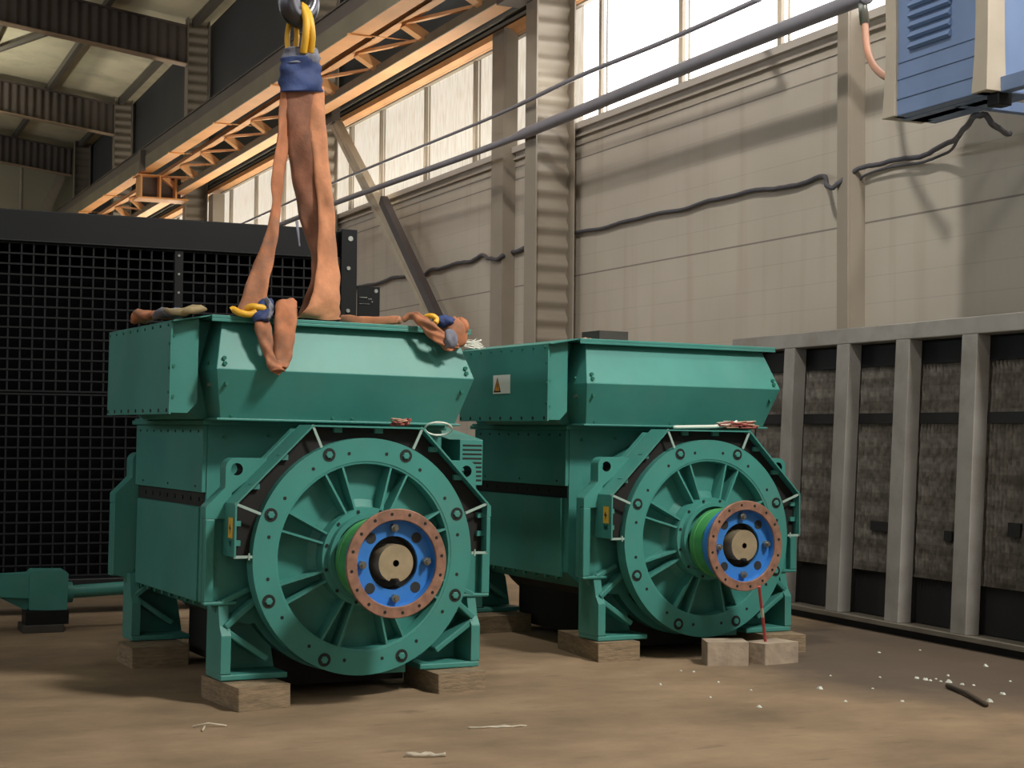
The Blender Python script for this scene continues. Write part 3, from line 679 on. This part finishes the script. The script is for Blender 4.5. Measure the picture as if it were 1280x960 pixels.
for k in range(17):
    y = 14.8+1.66*k
    def lt(b):
        p = Vector((5.95, y, 5.775+.015*(y-16))); q = Vector((6.22, y+.02, 5.625+.01*(y-14.5))); r_ = Vector((6.22, y-1.5, 5.62+.01*(y-14.5)))
        b.bar(p, q, .10, .14, M['steel'], (0, 1, 0)); b.bar(p, r_, .06, .035, M['steel'])
    one(lt, 'lattice_strut', bb)
one(lambda b: b.box(6.15, 6.40, 14.0, 14.32, 5.48, 5.72, M['rafter']), 'end_plate', bb)
# diagonal brace on the wall side
dbp, dbq = on(418, 146, 0, 6.6), on(549, 402, 0, 6.6)
db = thing('wall_brace', 'slanting steel brace crossing the window left of the ribbed column', 'brace')
mid = dbp.lerp(dbq, .42)
def brc(b):
    d = dbq-dbp
    b.bar(dbp, dbq+d*.25, .10, .10, M['brace'], (1, 0, 0)); b.bar(dbp+Vector((-.03, .13, .0)), dbq+d*.25+Vector((-.03, .13, .0)), .07, .06, M['brace'], (1, 0, 0))
one(brc, 'brace_bar', db)
da, de = on(479, 250, 0, 6.5), on(551, 405, 0, 6.5)
one(lambda b: b.bar(da, da+(de-da)*1.2, .115, .09, M['darkbrace'], (1, 0, 0)), 'dark_brace_bar', db)
one(lambda b: b.box(6.5, 6.62, dbp.y-.2, dbp.y+.35, dbp.z-.12, dbp.z+.15, M['rafter']), 'gusset_plate', db)
# pipes along the wall
def pipe(label, pts, r, r2):
    b = MB(); P_ = crom([tuple(on(x, y, 0, X)) for x, y, X in pts], 6); b.tube(P_, r, M['pipe'], 14, rs=[r2 if p[1] > 14.2 else r for p in P_]); return tag(b.build('pipe'), label, 'pipe', 'heating pipes along the windows')
pl_ = pipe('thick grey heating pipe crossing the windows and ending at the blue heater', [(300, 301, 6.33), (420, 253.5, 6.33), (600, 188.5, 6.33), (703, 147.5, 6.33), (880, 75, 6.33), (1060, 4, 6.33), (1082, -4, 6.33)], .054, .035)
pt_ = pipe('thin grey pipe running above the thick heating pipe', [(300, 281, 6.33), (420, 227, 6.33), (600, 153, 6.33), (720, 97, 6.33), (830, 52, 6.33), (938, 4, 6.33), (946, -1, 6.35), (936, -10, 6.5), (926, -20, 6.9)], .021, .017)
# heater
XF = 5.93
hp = [on(1112, 147, 0, XF), on(1234, 117, 0, XF)]
HT = thing('unit_heater', 'blue grey wall heater with cream corner strips on a bracket at top right', 'heater')
ya, yb = hp[0].y, hp[1].y; zb = (hp[0].z+hp[1].z)/2; zt = zb+1.02; zc = (zb+zt)/2
def bow(z): return .02*((z-zc)/(.51))**2
def shell(b, y0, y1, x0, x1, m, n=14, yk=0):
    vs = []; fs = []
    for i in range(n+1):
        z = zb+(zt-zb)*i/n; o = bow(z)
        vs += [(x0-o, y0+o*yk, z), (x0-o, y1-o*yk, z), (x1, y1-o*yk, z), (x1, y0+o*yk, z)]
        if i: fs += [tuple((4*(i-1)+k, 4*(i-1)+(k+1) % 4, 4*i+(k+1) % 4, 4*i+k)) for k in range(4)]
    fs += [(3, 2, 1, 0), (4*n, 4*n+1, 4*n+2, 4*n+3)]
    b.add(vs, fs, m)
one(lambda b: shell(b, yb+.01, ya-.05, XF, XF+.22, M['heat']), 'heater_face', HT, .006)
one(lambda b: shell(b, ya-.085, ya+.015, XF-.02, XF+.26, M['heattrim'], yk=-.6), 'edge_strip', HT, .004)
one(lambda b: shell(b, yb-.03, yb+.075, XF-.02, XF+.10, M['heattrim'], yk=-.6), 'edge_strip', HT, .004)
one(lambda b: shell(b, yb-.02, ya-.02, XF+.10, XF+.34, M['heat'], yk=-.6), 'rear_casing', HT, .01)
def lv(b):
    for k in range(9):
        z = zb+.40+.062*k; b.box(-.012, .012, yb+.30, ya-.20, -.02, .02, M['heat'], Matrix.Translation((XF-bow(z)-.008, 0, z)) @ Matrix.Rotation(R(35), 4, 'Y'))
    for z in (zb+.10, zb+.22, zb+.32): b.box(XF-bow(z)-.006, XF+.01, yb+.08, ya-.09, z, z+.008, M['heat'])
    bolt(b, (XF-.004, yb+.35, zb+.66), (-1, 0, 0), .018, .02, M['bolt'], 12); bolt(b, (XF-.004, yb+.30, zb+.60), (-1, 0, 0), .01, .02, M['bolt'], 12)
one(lv, 'louvres', HT)
one(lambda b: b.lathe([(.0, .40), (.26, .40), (.33, .34), (.33, .30)], (XF, (ya+yb)/2-.18, zc+.05), M['heat'], 36, 'x'), 'fan_shroud', HT)
def hb(b):
    p = on(1131, 151, 0, XF+.1); 
    b.box(XF+.06, XF+.13, 5.9, p.y, p.z+.0, p.z+.085, M['heat']); b.box(XF+.06, XW, 5.95, 6.05, p.z-.02, p.z+.085, M['heat']); b.box(XF+.1, XW, p.y-.5, p.y-.44, p.z+.0, p.z+.06, M['heat'])
    b.box(XF+.05, XF+.15, yb-.03, yb+.06, zb-.07, zb+.02, M['rad']); b.cyl((XF+.1, 6.6, p.z-.05), (XF+.1, 6.6, p.z+.02), .03, M['rad'], 12)
one(hb, 'mounting_bracket', HT, .004)
def hose(b):
    pts = [on(1078, 3, 0, 6.33), on(1081, 30, 0, 6.33), on(1084, 62, 0, 6.3), on(1092, 82, 0, 6.25), on(1104, 94, 0, 6.18), on(1116, 99, 0, 6.12)]
    b.tube(crom([tuple(p) for p in pts], 6), .024, M['hose'], 12); b.tube([pts[0]+Vector((0, 0, .1)), pts[0], pts[1]], .032, M['bolt'], 12)
one(hose, 'supply_hose', HT)
# cables
def cable(label, pts, r, wob=.01):
    c = crom([tuple(p) for p in pts], 8); c = [Vector(p)+Vector((0, 0, wob*math.sin(i*.7)+random.uniform(-1, 1)*wob*.4)) for i, p in enumerate(c)]
    b = MB(); b.tube(c, r, M['cable'], 8); return tag(b.build('cable'), label, 'cable', 'cables along the right wall')
cable('grey cable sagging along the right wall from the ribbed column to the blue heater',
      [on(x, y, 0, X) for x, y, X in ((716, 292, 6.87), (760, 283, 6.87), (800, 272, 6.87), (850, 262, 6.87), (900, 248, 6.87), (950, 237, 6.87), (985, 234, 6.87), (1028, 221, 6.87), (1034, 233, 6.73), (1045, 232, 6.73), (1066, 215, 6.80), (1100, 204, 6.86), (1150, 195, 6.84), (1190, 176, 6.7), (1206, 160, 6.3), (1219, 145, 6.06), (1232, 145, 6.06), (1246, 160, 6.2), (1262, 167, 6.86))], .018, .006)
cable('second grey cable drooping below the blue heater', [on(x, y, 0, X) for x, y, X in ((1062, 244, 6.88), (1072, 226, 6.86), (1100, 212, 6.85), (1150, 203, 6.84), (1185, 190, 6.8), (1200, 170, 6.5))], .010, .003)
cable('grey cable on the wall left of the nearest ribbed column, behind the slanting brace', [on(x, y, 0, X) for x, y, X in ((440, 362, 6.86), (480, 351, 6.86), (505, 345, 6.86), (528, 343, 6.86), (545, 336, 6.86), (580, 328, 6.86), (604, 320, 6.86), (612, 324, 6.73), (627, 321, 6.73), (634, 320, 6.86), (655, 309, 6.86))], .022, .012)

# roof
SL = .125
def rz(x): return 9.05+SL*(XW-x)
b = MB()
for (xa, xb) in ((-9, -2.1), (-2.1, 7.2)):
    f = (lambda x: rz(x) if x > -2.1 else rz(-2.1)-SL*(-2.1-x))
    b.add([(xa, -6, f(xa)), (xb, -6, f(xb)), (xb, 46, f(xb)), (xa, 46, f(xa)), (xa, -6, f(xa)+.2), (xb, -6, f(xb)+.2), (xb, 46, f(xb)+.2), (xa, 46, f(xa)+.2)],
          [(0, 3, 2, 1), (4, 5, 6, 7), (0, 1, 5, 4), (1, 2, 6, 5), (2, 3, 7, 6), (3, 0, 4, 7)], M['roof'])
struct(b.build('ceiling'))
def rafter(y, label):
    t = thing('roof_rafter', label, 'rafter', None, 'ribbed roof rafters')
    xe = -2.0
    def web(b):
        n = 340; vs = []; fs = []
        for i in range(n+1):
            x = xe+(6.40-xe)*i/n; d = .026*math.sin(2*pi*x/.183); z0 = 8.2+SL*(6.40-x)
            vs += [(x, y+d, z0), (x, y+d, z0+.72)]
            if i: fs.append((2*i-2, 2*i-1, 2*i+1, 2*i))
        b.add(vs, fs, M['rafter'], True)
    one(web, 'ribbed_web', t)
    def fl(b, z, m):
        b.add([(x, yy, z+dz+SL*(6.40-x)) for x in (xe, 6.40) for yy in (y-.13, y+.13) for dz in (0, .02)], [(0, 1, 3, 2), (4, 6, 7, 5), (0, 4, 5, 1), (2, 3, 7, 6), (1, 5, 7, 3), (0, 2, 6, 4)], m)
    one(lambda b: fl(b, 8.19, M['flangelit']), 'bottom_flange', t); one(lambda b: fl(b, 8.92, M['rafter']), 'top_flange', t)
rafter(29.95, 'nearer ribbed roof rafter at the upper left corner'); rafter(37.95, 'farther ribbed roof rafter at left, below the nearer one'); rafter(44.6, 'ribbed roof rafter against the end wall')
for i, x in enumerate((6.55, 4.9, 3.3)):
    b = MB(); b.box(x-.05, x+.05, -6, 45.6, rz(x)-.16, rz(x)-.02, M['purlin'])
    tag(b.build('roof_purlin'), ['roof purlin along the eaves, closest to the window wall', 'second roof purlin from the window wall', 'third roof purlin from the window wall'][i], 'purlin', 'roof purlins')
b = MB(); b.bar((4.9, 30.2, rz(4.9)-.22), (2.6, 37.7, rz(2.6)-.22), .08, .08, M['purlin']); tag(b.build('roof_tie'), 'diagonal tie under the roof sheeting between the two visible rafters', 'roof tie')
b = MB(); b.bar((5.25, 45.3, 5.9), (6.5, 45.3, 9.0), .25, .1, M['brace'], (0, 1, 0)); tag(b.build('end_wall_brace'), 'pale slanting brace on the end wall at far left', 'brace')
b = MB(); b.cyl((5.15, 45.3, .2), (5.15, 45.3, 9.0), .05, M['brace'], 10); tag(b.build('end_wall_pole'), 'thin pale upright pole against the end wall', 'pole')

# ------------------------------------------------------------------ lifting slings on the near generator
def ribbon(name, pts, thick, m, parent=None, n=8, wr=.006, seed=0):
    # pts: (x, y, z, wx, wy, wz) centre and half-width vector, in world coordinates
    rnd = random.Random(seed); ph = [rnd.uniform(0, 6) for _ in range(6)]
    c = crom(pts, n); K = 7; vs = []; fs = []
    P_ = [Vector(q[:3]) for q in c]; Wv = [Vector(q[3:]) for q in c]; k = len(c)
    for i in range(k):
        d = (P_[min(i+1, k-1)]-P_[max(i-1, 0)]).normalized(); w = Wv[i]; nn = d.cross(w).normalized()
        for side in (1, -1):
            for j in (range(K) if side > 0 else reversed(range(K))):
                u = -1+2*j/(K-1)
                bl = thick*(1-u**4*.75)*.5
                wv = wr*(math.sin(i*.30+u*1.9+ph[0])+.6*math.sin(i*.45-u*3.0+ph[1])+.35*math.sin(i*.8+u*5+ph[2]))
                vs.append(P_[i]+w*(u*(1+.03*math.sin(i*.8+ph[3])))+nn*(side*bl+wv))
    r_ = 2*K
    for i in range(k-1):
        for j in range(r_): fs.append((i*r_+j, i*r_+(j+1) % r_, (i+1)*r_+(j+1) % r_, (i+1)*r_+j))
    fs += [tuple(reversed(range(r_))), tuple(range((k-1)*r_, k*r_))]
    b = MB(); b.add(vs, fs, m, True); return b.build(name, parent)
def strip1(rows, zoff=0):                    # rows: (y_px, x_left, x_right, local y, twist in local y)
    out = []
    for y, xl, xr, ly, tw in rows:
        a = gl(1, xl, y, ly-tw); e = gl(1, xr, y, ly+tw); A = gw(1, a); E_ = gw(1, e); out.append((*((A+E_)/2), *((E_-A)/2)))
    return out
SG = thing('lifting_sling', 'orange webbing lifting sling with blue sleeve hanging taut from the crane hook', 'sling')
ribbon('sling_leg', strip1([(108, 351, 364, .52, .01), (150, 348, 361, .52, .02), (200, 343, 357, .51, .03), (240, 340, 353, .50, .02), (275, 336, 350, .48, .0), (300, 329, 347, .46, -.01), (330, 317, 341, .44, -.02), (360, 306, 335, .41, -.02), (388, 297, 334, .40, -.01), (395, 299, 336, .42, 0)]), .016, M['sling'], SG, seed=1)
ribbon('sling_leg', strip1([(108, 384, 404, .50, .0), (160, 386, 408, .50, .0), (210, 392, 412, .49, .0), (260, 398, 417, .48, .0), (300, 397, 421, .47, .01), (340, 395, 423, .46, .02), (370, 391, 425, .44, .02), (390, 378, 425, .44, .01), (398, 373, 425, .46, 0)]), .018, M['slinglit'], SG, seed=2)
ribbon('sling_leg', strip1([(106, 354, 392, .50, -.01), (150, 356, 394, .51, -.02), (200, 361, 396, .52, -.03), (245, 369, 399, .53, -.03), (285, 378, 401, .53, -.03), (320, 388, 403, .53, -.02), (350, 388, 412, .52, 0), (380, 378, 418, .52, 0), (397, 372, 424, .54, 0)]), .016, M['slingshade'], SG, seed=3)
ribbon('sleeve', strip1([(72, 352, 400, .50, 0), (84, 350, 400, .50, 0), (100, 350, 401, .50, 0), (115, 351, 403, .50, 0)]), .075, M['sblue'], SG, wr=.008, seed=4)
ribbon('sleeve_wrap', strip1([(60, 357, 394, .50, 0), (68, 354, 398, .50, 0), (80, 352, 399, .50, 0)]), .07, M['sgrey'], SG, wr=.008, seed=5)
def eye(pts, ly, r):
    b = MB(); b.tube(crom([tuple(gw(1, gl(1, x, y, ly+dy))) for x, y, dy in pts], 6), r, M['syellow'], 10); return b.build('sling_eye', SG)
eye([(360, 64, 0), (359, 48, .01), (361, 32, .03), (366, 20, .05), (370, 32, .03), (371, 48, .01), (369, 64, 0)], .52, .013)
eye([(379, 66, -.04), (382, 46, -.07), (383, 26, -.07), (380, 12, -.04), (377, 7, .0), (376, 12, .05)], .50, .018)
eye([(388, 66, -.03), (390, 46, -.06), (388, 27, -.06), (384, 14, -.03), (380, 9, .0), (379, 13, .05)], .50, .018)
ribbon('label_tag', strip1([(276, 369, 373, .46, 0), (290, 371, 374, .455, 0), (308, 373.5, 375.5, .455, 0)]), .003, M['sgrey'], SG, wr=.0)
hk = thing('crane_hook', 'dark forged steel crane hook at the top edge holding the sling eyes', 'hook')
hpts = crom([tuple(gw(1, gl(1, x, y, .50))) for x, y in ((374, -75), (374, -50), (368, -32), (362, -14), (362, 2), (366, 15), (375, 22), (385, 17), (391, 4), (391, -10))], 6)
nh = len(hpts)
one(lambda b: b.tube(hpts, .03, M['hook'], 14, rs=[.042+.016*math.sin(pi*min(1, i/nh*1.15)) if i/nh < .72 else .05-.11*(i/nh-.72) for i in range(nh)]), 'hook_body', hk)
HP0 = gw(1, gl(1, 374, -78, .50))
one(lambda b: (b.lathe([(0, 0), (.10, 0), (.13, .05), (.13, .25), (.09, .32), (0, .32)], HP0, M['hook'], 24, 'z')), 'hook_block', hk)
one(lambda b: (b.cyl(HP0+Vector((-.06, 0, .3)), HP0+Vector((-.06, 0, 5.2)), .012, M['cable'], 8), b.cyl(HP0+Vector((.06, 0, .3)), HP0+Vector((.06, 0, 5.2)), .012, M['cable'], 8)), 'hoist_rope', hk)
# strap loop hanging over the front edge of the lid
LP = thing('sling_loop', 'folded orange sling end drooping over the front edge of the near generator lid', 'sling')
ribbon('strap', strip1([(396, 348, 372, .40, 0), (384, 346, 371, .33, 0), (379, 345, 371, .262, 0), (386, 344, 371, .215, 0), (410, 343, 369, .205, 0), (435, 342, 367, .195, 0), (452, 342, 363, .185, .0), (462, 342, 357, .175, .0), (463, 338, 350, .165, 0)]), .034, M['sling'], LP, seed=11)
ribbon('strap', strip1([(398, 317, 336, .255, 0), (410, 319, 339, .215, 0), (428, 324, 341, .20, 0), (444, 330, 345, .19, 0), (456, 334, 352, .175, 0), (464, 339, 357, .165, 0)]), .030, M['sling'], LP, seed=12)
ribbon('sleeve', strip1([(378, 325, 342, .33, 0), (384, 320, 342, .28, 0), (392, 316, 339, .245, 0), (402, 317, 337, .225, 0)]), .035, M['sblue'], LP, seed=13)
ribbon('sleeve_wrap', strip1([(376, 328, 334, .30, 0), (381, 334, 341, .26, 0), (390, 335, 342, .235, 0), (400, 330, 337, .215, 0)]), .03, M['sgrey'], LP, seed=14)
def eye2(par, pts, r):
    b = MB(); b.tube(crom([tuple(gw(1, gl(1, x, y, ly))) for x, y, ly in pts], 6), r, M['syellow'], 10); return b.build('sling_eye', par)
eye2(LP, [(289, 388, .29), (292, 387, .285), (300, 391, .26), (312, 393, .25), (320, 390, .25)], .016)
eye2(LP, [(308, 386, .28), (314, 383.5, .26), (322, 384, .25), (330, 386, .26), (326, 389, .30)], .016)
# right bundle
BD = thing('sling_bundle', 'bunched orange and blue sling end with frayed white threads at the lid right corner', 'sling')
ribbon('strap', strip1([(399, 424, 430, .50, 0), (400, 440, 446, .47, 0), (400.5, 470, 480, .45, 0), (401, 496, 502, .42, 0)]), .04, M['sling'], BD, seed=21, wr=.003)
def lump(b, cx, cy, rx, ry, ly, dep, m, sd):
    rnd = random.Random(sd); ph = [rnd.uniform(0, 6) for _ in range(8)]; n, k = 20, 12; vs = []; fs = []
    c = gl(1, cx, cy, ly); sx = (gl(1, cx+1, cy, ly)-c).x; sz = (c-gl(1, cx, cy+1, ly)).z
    for i in range(k+1):
        th = pi*i/k
        for j in range(n):
            a = 2*pi*j/n; d = 1+.12*math.sin(3*a+ph[0]+th*2)+.10*math.sin(5*a+ph[1]-th*3)+.06*math.sin(9*a+th*7+ph[2])
            vs.append(gw(1, (c.x+rx*sx*math.sin(th)*math.cos(a)*d, c.y+dep*math.sin(th)*math.sin(a)*d, c.z+ry*sz*math.cos(th)*(1+.1*math.sin(2*a+ph[3])))))
    for i in range(k):
        for j in range(n): fs.append((i*n+j, (i+1)*n+j, (i+1)*n+(j+1) % n, i*n+(j+1) % n))
    b.add(vs, fs, m, True)
ribbon('strap', strip1([(397, 502, 512, .36, 0), (396, 512, 530, .28, -.04), (402, 518, 541, .225, -.03), (412, 528, 552, .205, -.02), (424, 538, 564, .195, 0), (433, 552, 572, .185, 0), (434, 562, 574, .18, 0)]), .03, M['sling'], BD, seed=22, wr=.008)
one(lambda b: lump(b, 568, 417, 16, 20, .235, .05, M['sling'], 5), 'bundle', BD)
one(lambda b: lump(b, 575, 409, 9, 12, .25, .05, M['sling'], 8), 'bundle', BD)
one(lambda b: lump(b, 562, 424, 9, 12, .19, .035, M['sgrey'], 6), 'sleeve_wrap', BD)
one(lambda b: lump(b, 556, 402, 11, 8, .24, .05, M['sblue'], 7), 'sleeve', BD)
eye2(BD, [(532, 396, .27), (540, 395, .24), (546, 399, .23), (544, 404, .22)], .014)
def thr(b):
    rnd = random.Random(3)
    for k in range(16):
        x, y = 578+rnd.uniform(0, 4), 428+rnd.uniform(-3, 5); 
        b.tube(crom([tuple(gw(1, gl(1, x, y, .23))), tuple(gw(1, gl(1, x+10, y+rnd.uniform(-3, 3), .22))), tuple(gw(1, gl(1, x+rnd.uniform(14, 26), y+rnd.uniform(-4, 6), .22)))], 4), .0022, M['whitewire'], 5)
one(thr, 'frayed_threads', BD)
# strap end lying on the left rear of the lid
SE = thing('sling_end', 'short orange sling end lying on the left edge of the near generator terminal box', 'sling')
def s2(rows):
    return [(*gw(1, (x, y, z)), *(GM[1].to_3x3() @ Vector(w))) for x, y, z, w in rows]
ribbon('strap', s2([(-.80, .99, 1.742, (.05, 0, 0)), (-.80, .92, 1.765, (.06, 0, 0)), (-.80, .84, 1.768, (.06, 0, 0)), (-.80, .70, 1.748, (.06, 0, .0)), (-.80, .56, 1.742, (.06, 0, 0))]), .035, M['sling'], SE, seed=31)
ribbon('sleeve', s2([(-.80, .59, 1.742, (.055, 0, 0)), (-.80, .52, 1.748, (.06, 0, 0)), (-.79, .44, 1.755, (.06, 0, .0))]), .035, M['sgrey'], SE, seed=32)
ribbon('strap', s2([(-.79, .46, 1.752, (.055, 0, .0)), (-.77, .34, 1.752, (.055, 0, .01)), (-.75, .27, 1.75, (.055, 0, .01))]), .032, mat('faded sling webbing', (.30, .24, .13), .85, var=.2, bump=.15, bscale=50), SE, seed=33)

# wires on the cowls, box on the far lid
def wires(g, name, label, cx, cy, w, h, ly, m, n, sd, r=.004):
    rnd = random.Random(sd); b = MB()
    for k in range(n):
        pts = []
        for i in range(5): pts.append(tuple(gw(g, gl(g, cx+w*(rnd.uniform(-.5, .5)), cy+h*rnd.uniform(-.5, .5), ly+rnd.uniform(-.03, .03)))))
        b.tube(crom(pts, 6), r, m[k % len(m)], 6)
    return tag(b.build(name), label, 'wires')
wires(1, 'wire_coil', 'small tangle of red wire on the cowl of the near generator', 501, 528, 28, 9, .13, [M['redwire'], M['redwire'], M['hose']], 9, 1)
b = MB(); b.tube([tuple(gw(1, gl(1, 548+17*math.cos(t), 536+8*math.sin(t), .12+.06*math.sin(t)))) for t in [2*pi*i/28 for i in range(28)]], .005, M['whitewire'], 8, cyc=True)
tag(b.build('cable_loop'), 'white cable loop beside the red wires on the near generator cowl', 'cable')
wires(2, 'wire_coil', 'loose red and white wires on the cowl of the far generator', 922, 531, 50, 9, .10, [M['redwire'], M['redwire'], M['hose'], M['rag']], 9, 2)
b = MB(); b.tube(crom([tuple(gw(2, gl(2, x, y, .10))) for x, y in ((842, 534), (870, 533.5), (895, 533), (915, 530), (921, 527))], 6), .010, M['whitewire'], 8)
tag(b.build('cable_conduit'), 'white cable lying along the cowl top of the far generator', 'cable')
def bx(b):
    for (x0, x1, y0, y1, m) in ((747, 783, 415, 426, M['belly']),):
        a = gl(2, x0, y1, .62); e = gl(2, x1, y0, .62); b.box(a.x, e.x, .60, .80, 1.739, e.z, m, GM[2])
tag(one(bx, 'parts_box'), 'dark low box lying on the far generator lid', 'box')
for k, (x, a) in enumerate(((731, .3), (736, 1.2), (742, .1))):
    p = gl(2, x, 421, .55); d = Vector((.022*math.cos(a), .022*math.sin(a), 0)); c = Vector((p.x, .55+.02*k, 1.7495))
    b = MB(); b.cyl(gw(2, c-d), gw(2, c+d), .010, M['hose'], 10); b.cyl(gw(2, c-d*.3), gw(2, c+d*.3), .0135, M['hose'], 6)
    tag(b.build('pipe_fitting'), 'small coppery pipe fitting lying beside the dark box on the far lid', 'fitting', 'fittings on the far lid')

# ------------------------------------------------------------------ litter on the floor
def scrap(px, py, L, W, a, m, label, cat, name, h=.006, sd=0):
    rnd = random.Random(sd); c = on(px, py, 2, 0); n = 9; vs = []; fs = []
    for i in range(n):
        t = -1+2*i/(n-1); w = W*(1-.6*t*t)*rnd.uniform(.6, 1.1)
        for s in (-1, 1): 
            for zz in (.0006, h*rnd.uniform(.5, 1.3)): vs.append((c.x+math.cos(a)*t*L-math.sin(a)*s*w, c.y+math.sin(a)*t*L+math.cos(a)*s*w, zz))
    for i in range(n-1):
        o = 4*i; fs += [(o+1, o+3, o+7, o+5), (o, o+4, o+6, o+2), (o, o+1, o+5, o+4), (o+2, o+6, o+7, o+3)]
    fs += [(0, 2, 3, 1), (4*n-4, 4*n-3, 4*n-1, 4*n-2)]
    b = MB(); b.add(vs, fs, m, True); return tag(b.build(name), label, cat)
scrap(622, 909.5, .125, .012, -.15, M['rag'], 'thin torn paper strip on the floor in front of the near generator', 'paper scrap', 'paper_scrap', .008, 1)
scrap(532, 946, .075, .020, -.35, M['rag'], 'crumpled pale paper piece closest to the bottom edge', 'paper scrap', 'paper_scrap', .016, 2)
def twg(b):
    p = on(241, 908, 2, .006); q = on(283, 907, 2, .006); b.tube([p, (p+q)/2+Vector((0, .02, .008)), q], .004, M['rag'], 6); b.tube([(p+q)/2-Vector((.02, 0, 0)), on(253, 913, 2, .006)], .004, M['rag'], 6)
tag(one(twg, 'twig'), 'small pale twig on the floor at lower left', 'twig')
b = MB(); b.tube([on(1184, 857, 2, .012), on(1208, 866, 2, .016), on(1233, 881, 2, .012)], .011, M['twig'], 8); tag(b.build('stick'), 'dark stick on the floor beside the white crumbs at right', 'stick')
rnd = random.Random(9)
crumbs = [(1146, 848, 2.2), (1157, 850, 2.5), (1163, 851, 1.5), (1186, 853, 3.2), (1185, 845, 1.8), (1203, 856, 2), (1217, 857, 1.5), (1232, 833, 2.6), (1253, 868, 2.4), (1237, 877, 3.2), (1176, 852, 1.4), (1170, 849, 1.2), (1263, 852, 1.3),
          (1099, 816, 1.6), (1150, 813, 1.2), (1038, 845, 1.4), (1100, 847, 1.3), (1057, 877, 1.6), (1091, 861, 1.2), (1128, 877, 1.8), (1025, 861, 3), (949, 884, 2.2), (939, 863, 1.3), (867, 840, 1.6), (851, 839, 1.4), (898, 853, 1.3), (905, 815, 1.2), (825, 856, 1.6), (888, 872, 1.4)]
for i, (x, y, s) in enumerate(crumbs):
    c = on(x, y, 2, 0); s = s*.0038
    b = MB(); k = 7
    vs = [(c.x+s*rnd.uniform(.7, 1.2)*1.3*math.cos(2*pi*j/k), c.y+s*rnd.uniform(.7, 1.2)*2*math.sin(2*pi*j/k), z) for z in (.0005,) for j in range(k)]+[(c.x+rnd.uniform(-.3, .3)*s+.6*s*math.cos(2*pi*j/k), c.y+s*math.sin(2*pi*j/k), s*rnd.uniform(.7, 1.3)) for j in range(k)]
    b.add(vs, [tuple(reversed(range(k))), tuple(range(k, 2*k))]+[(j, (j+1) % k, k+(j+1) % k, k+j) for j in range(k)], M['whitewire'])
    tag(b.build('debris_crumb'), 'small white crumb of debris lying loose on the floor', 'debris', 'white crumbs on the floor')

# ------------------------------------------------------------------ light
w = bpy.data.worlds.new('World'); bpy.context.scene.world = w; w.use_nodes = True
bg = w.node_tree.nodes['Background']; bg.inputs['Color'].default_value = (.74, .80, .88, 1); bg.inputs['Strength'].default_value = .17
def lamp(name, loc, tgt, power, size, col, spread=None, kind='AREA', shape='DISK'):
    l = bpy.data.lights.new(name, kind); l.energy = power; l.color = col
    o = bpy.data.objects.new(name, l); C.objects.link(o); o.location = loc
    if kind == 'AREA': l.shape = shape; l.size = size; l.spread = spread or pi
    else: l.shadow_soft_size = size
    o.rotation_euler = (Vector(tgt)-Vector(loc)).to_track_quat('-Z', 'Y').to_euler(); return o
WARM = (1, .94, .85)
lamp('unseen_high_lamp', (1.6, 5.6, 8.6), (6.9, 11.5, 3.2), 140, .5, WARM, R(95))
lamp('unseen_high_lamp', (.5, 13, 8.6), (6.9, 17, 3.2), 50, .5, WARM, R(95))  # unseen lamp added to brighten the farther stretch of the right wall
lamp('unseen_high_lamp', (6.0, 1.6, 7.9), (2.6, 6.9, .9), 305, 1.3, WARM, R(110))
lamp('unseen_high_lamp', (-3, 0, 8.6), (-3, 0, 0), 60, .6, WARM)  # unseen lamp added for general light in the hall
lamp('unseen_high_lamp', (-2, 20, 8.6), (-2, 20, 0), 110, .6, WARM)  # another unseen lamp added as fill, deeper in the hall
for ya_, yb_, pw in ((9.7, 13.7, 25), (16.1, 21.6, 58), (22.0, 28.6, 72), (30.2, 37.8, 85)):
    q = lamp('added_sill_light', (6.72, (ya_+yb_)/2, 4.34), (6.2, (ya_+yb_)/2, 6), pw, yb_-ya_, (1, .90, .72))  # unseen light strips added at the sills to brighten the girder undersides
    q.data.shape = 'RECTANGLE'; q.data.size = .12; q.data.size_y = yb_-ya_
    q.matrix_world = Matrix.Translation((6.72, (ya_+yb_)/2, 4.34)) @ Matrix.Rotation(R(160), 4, 'Y')
g = lamp('open_gate_daylight', (.5, -5.8, 2.4), (2, 8, 1.6), 50, 5.5, (.97, .98, 1))
g.data.shape = 'RECTANGLE'; g.data.size_y = 4.5
lamp('uplight', (.5, 35, 6.8), (.3, 35, 20), 300, .6, (1, .94, .74), R(150))

sc = bpy.context.scene
sc.view_settings.view_transform = 'Standard'; sc.view_settings.look = 'None'; sc.view_settings.gamma = 1; sc.view_settings.use_curve_mapping = False
sc.view_settings.exposure = 0
sc.cycles.use_denoising = True
sc.cycles.max_bounces = 8
sc.cycles.sample_clamp_indirect = 4
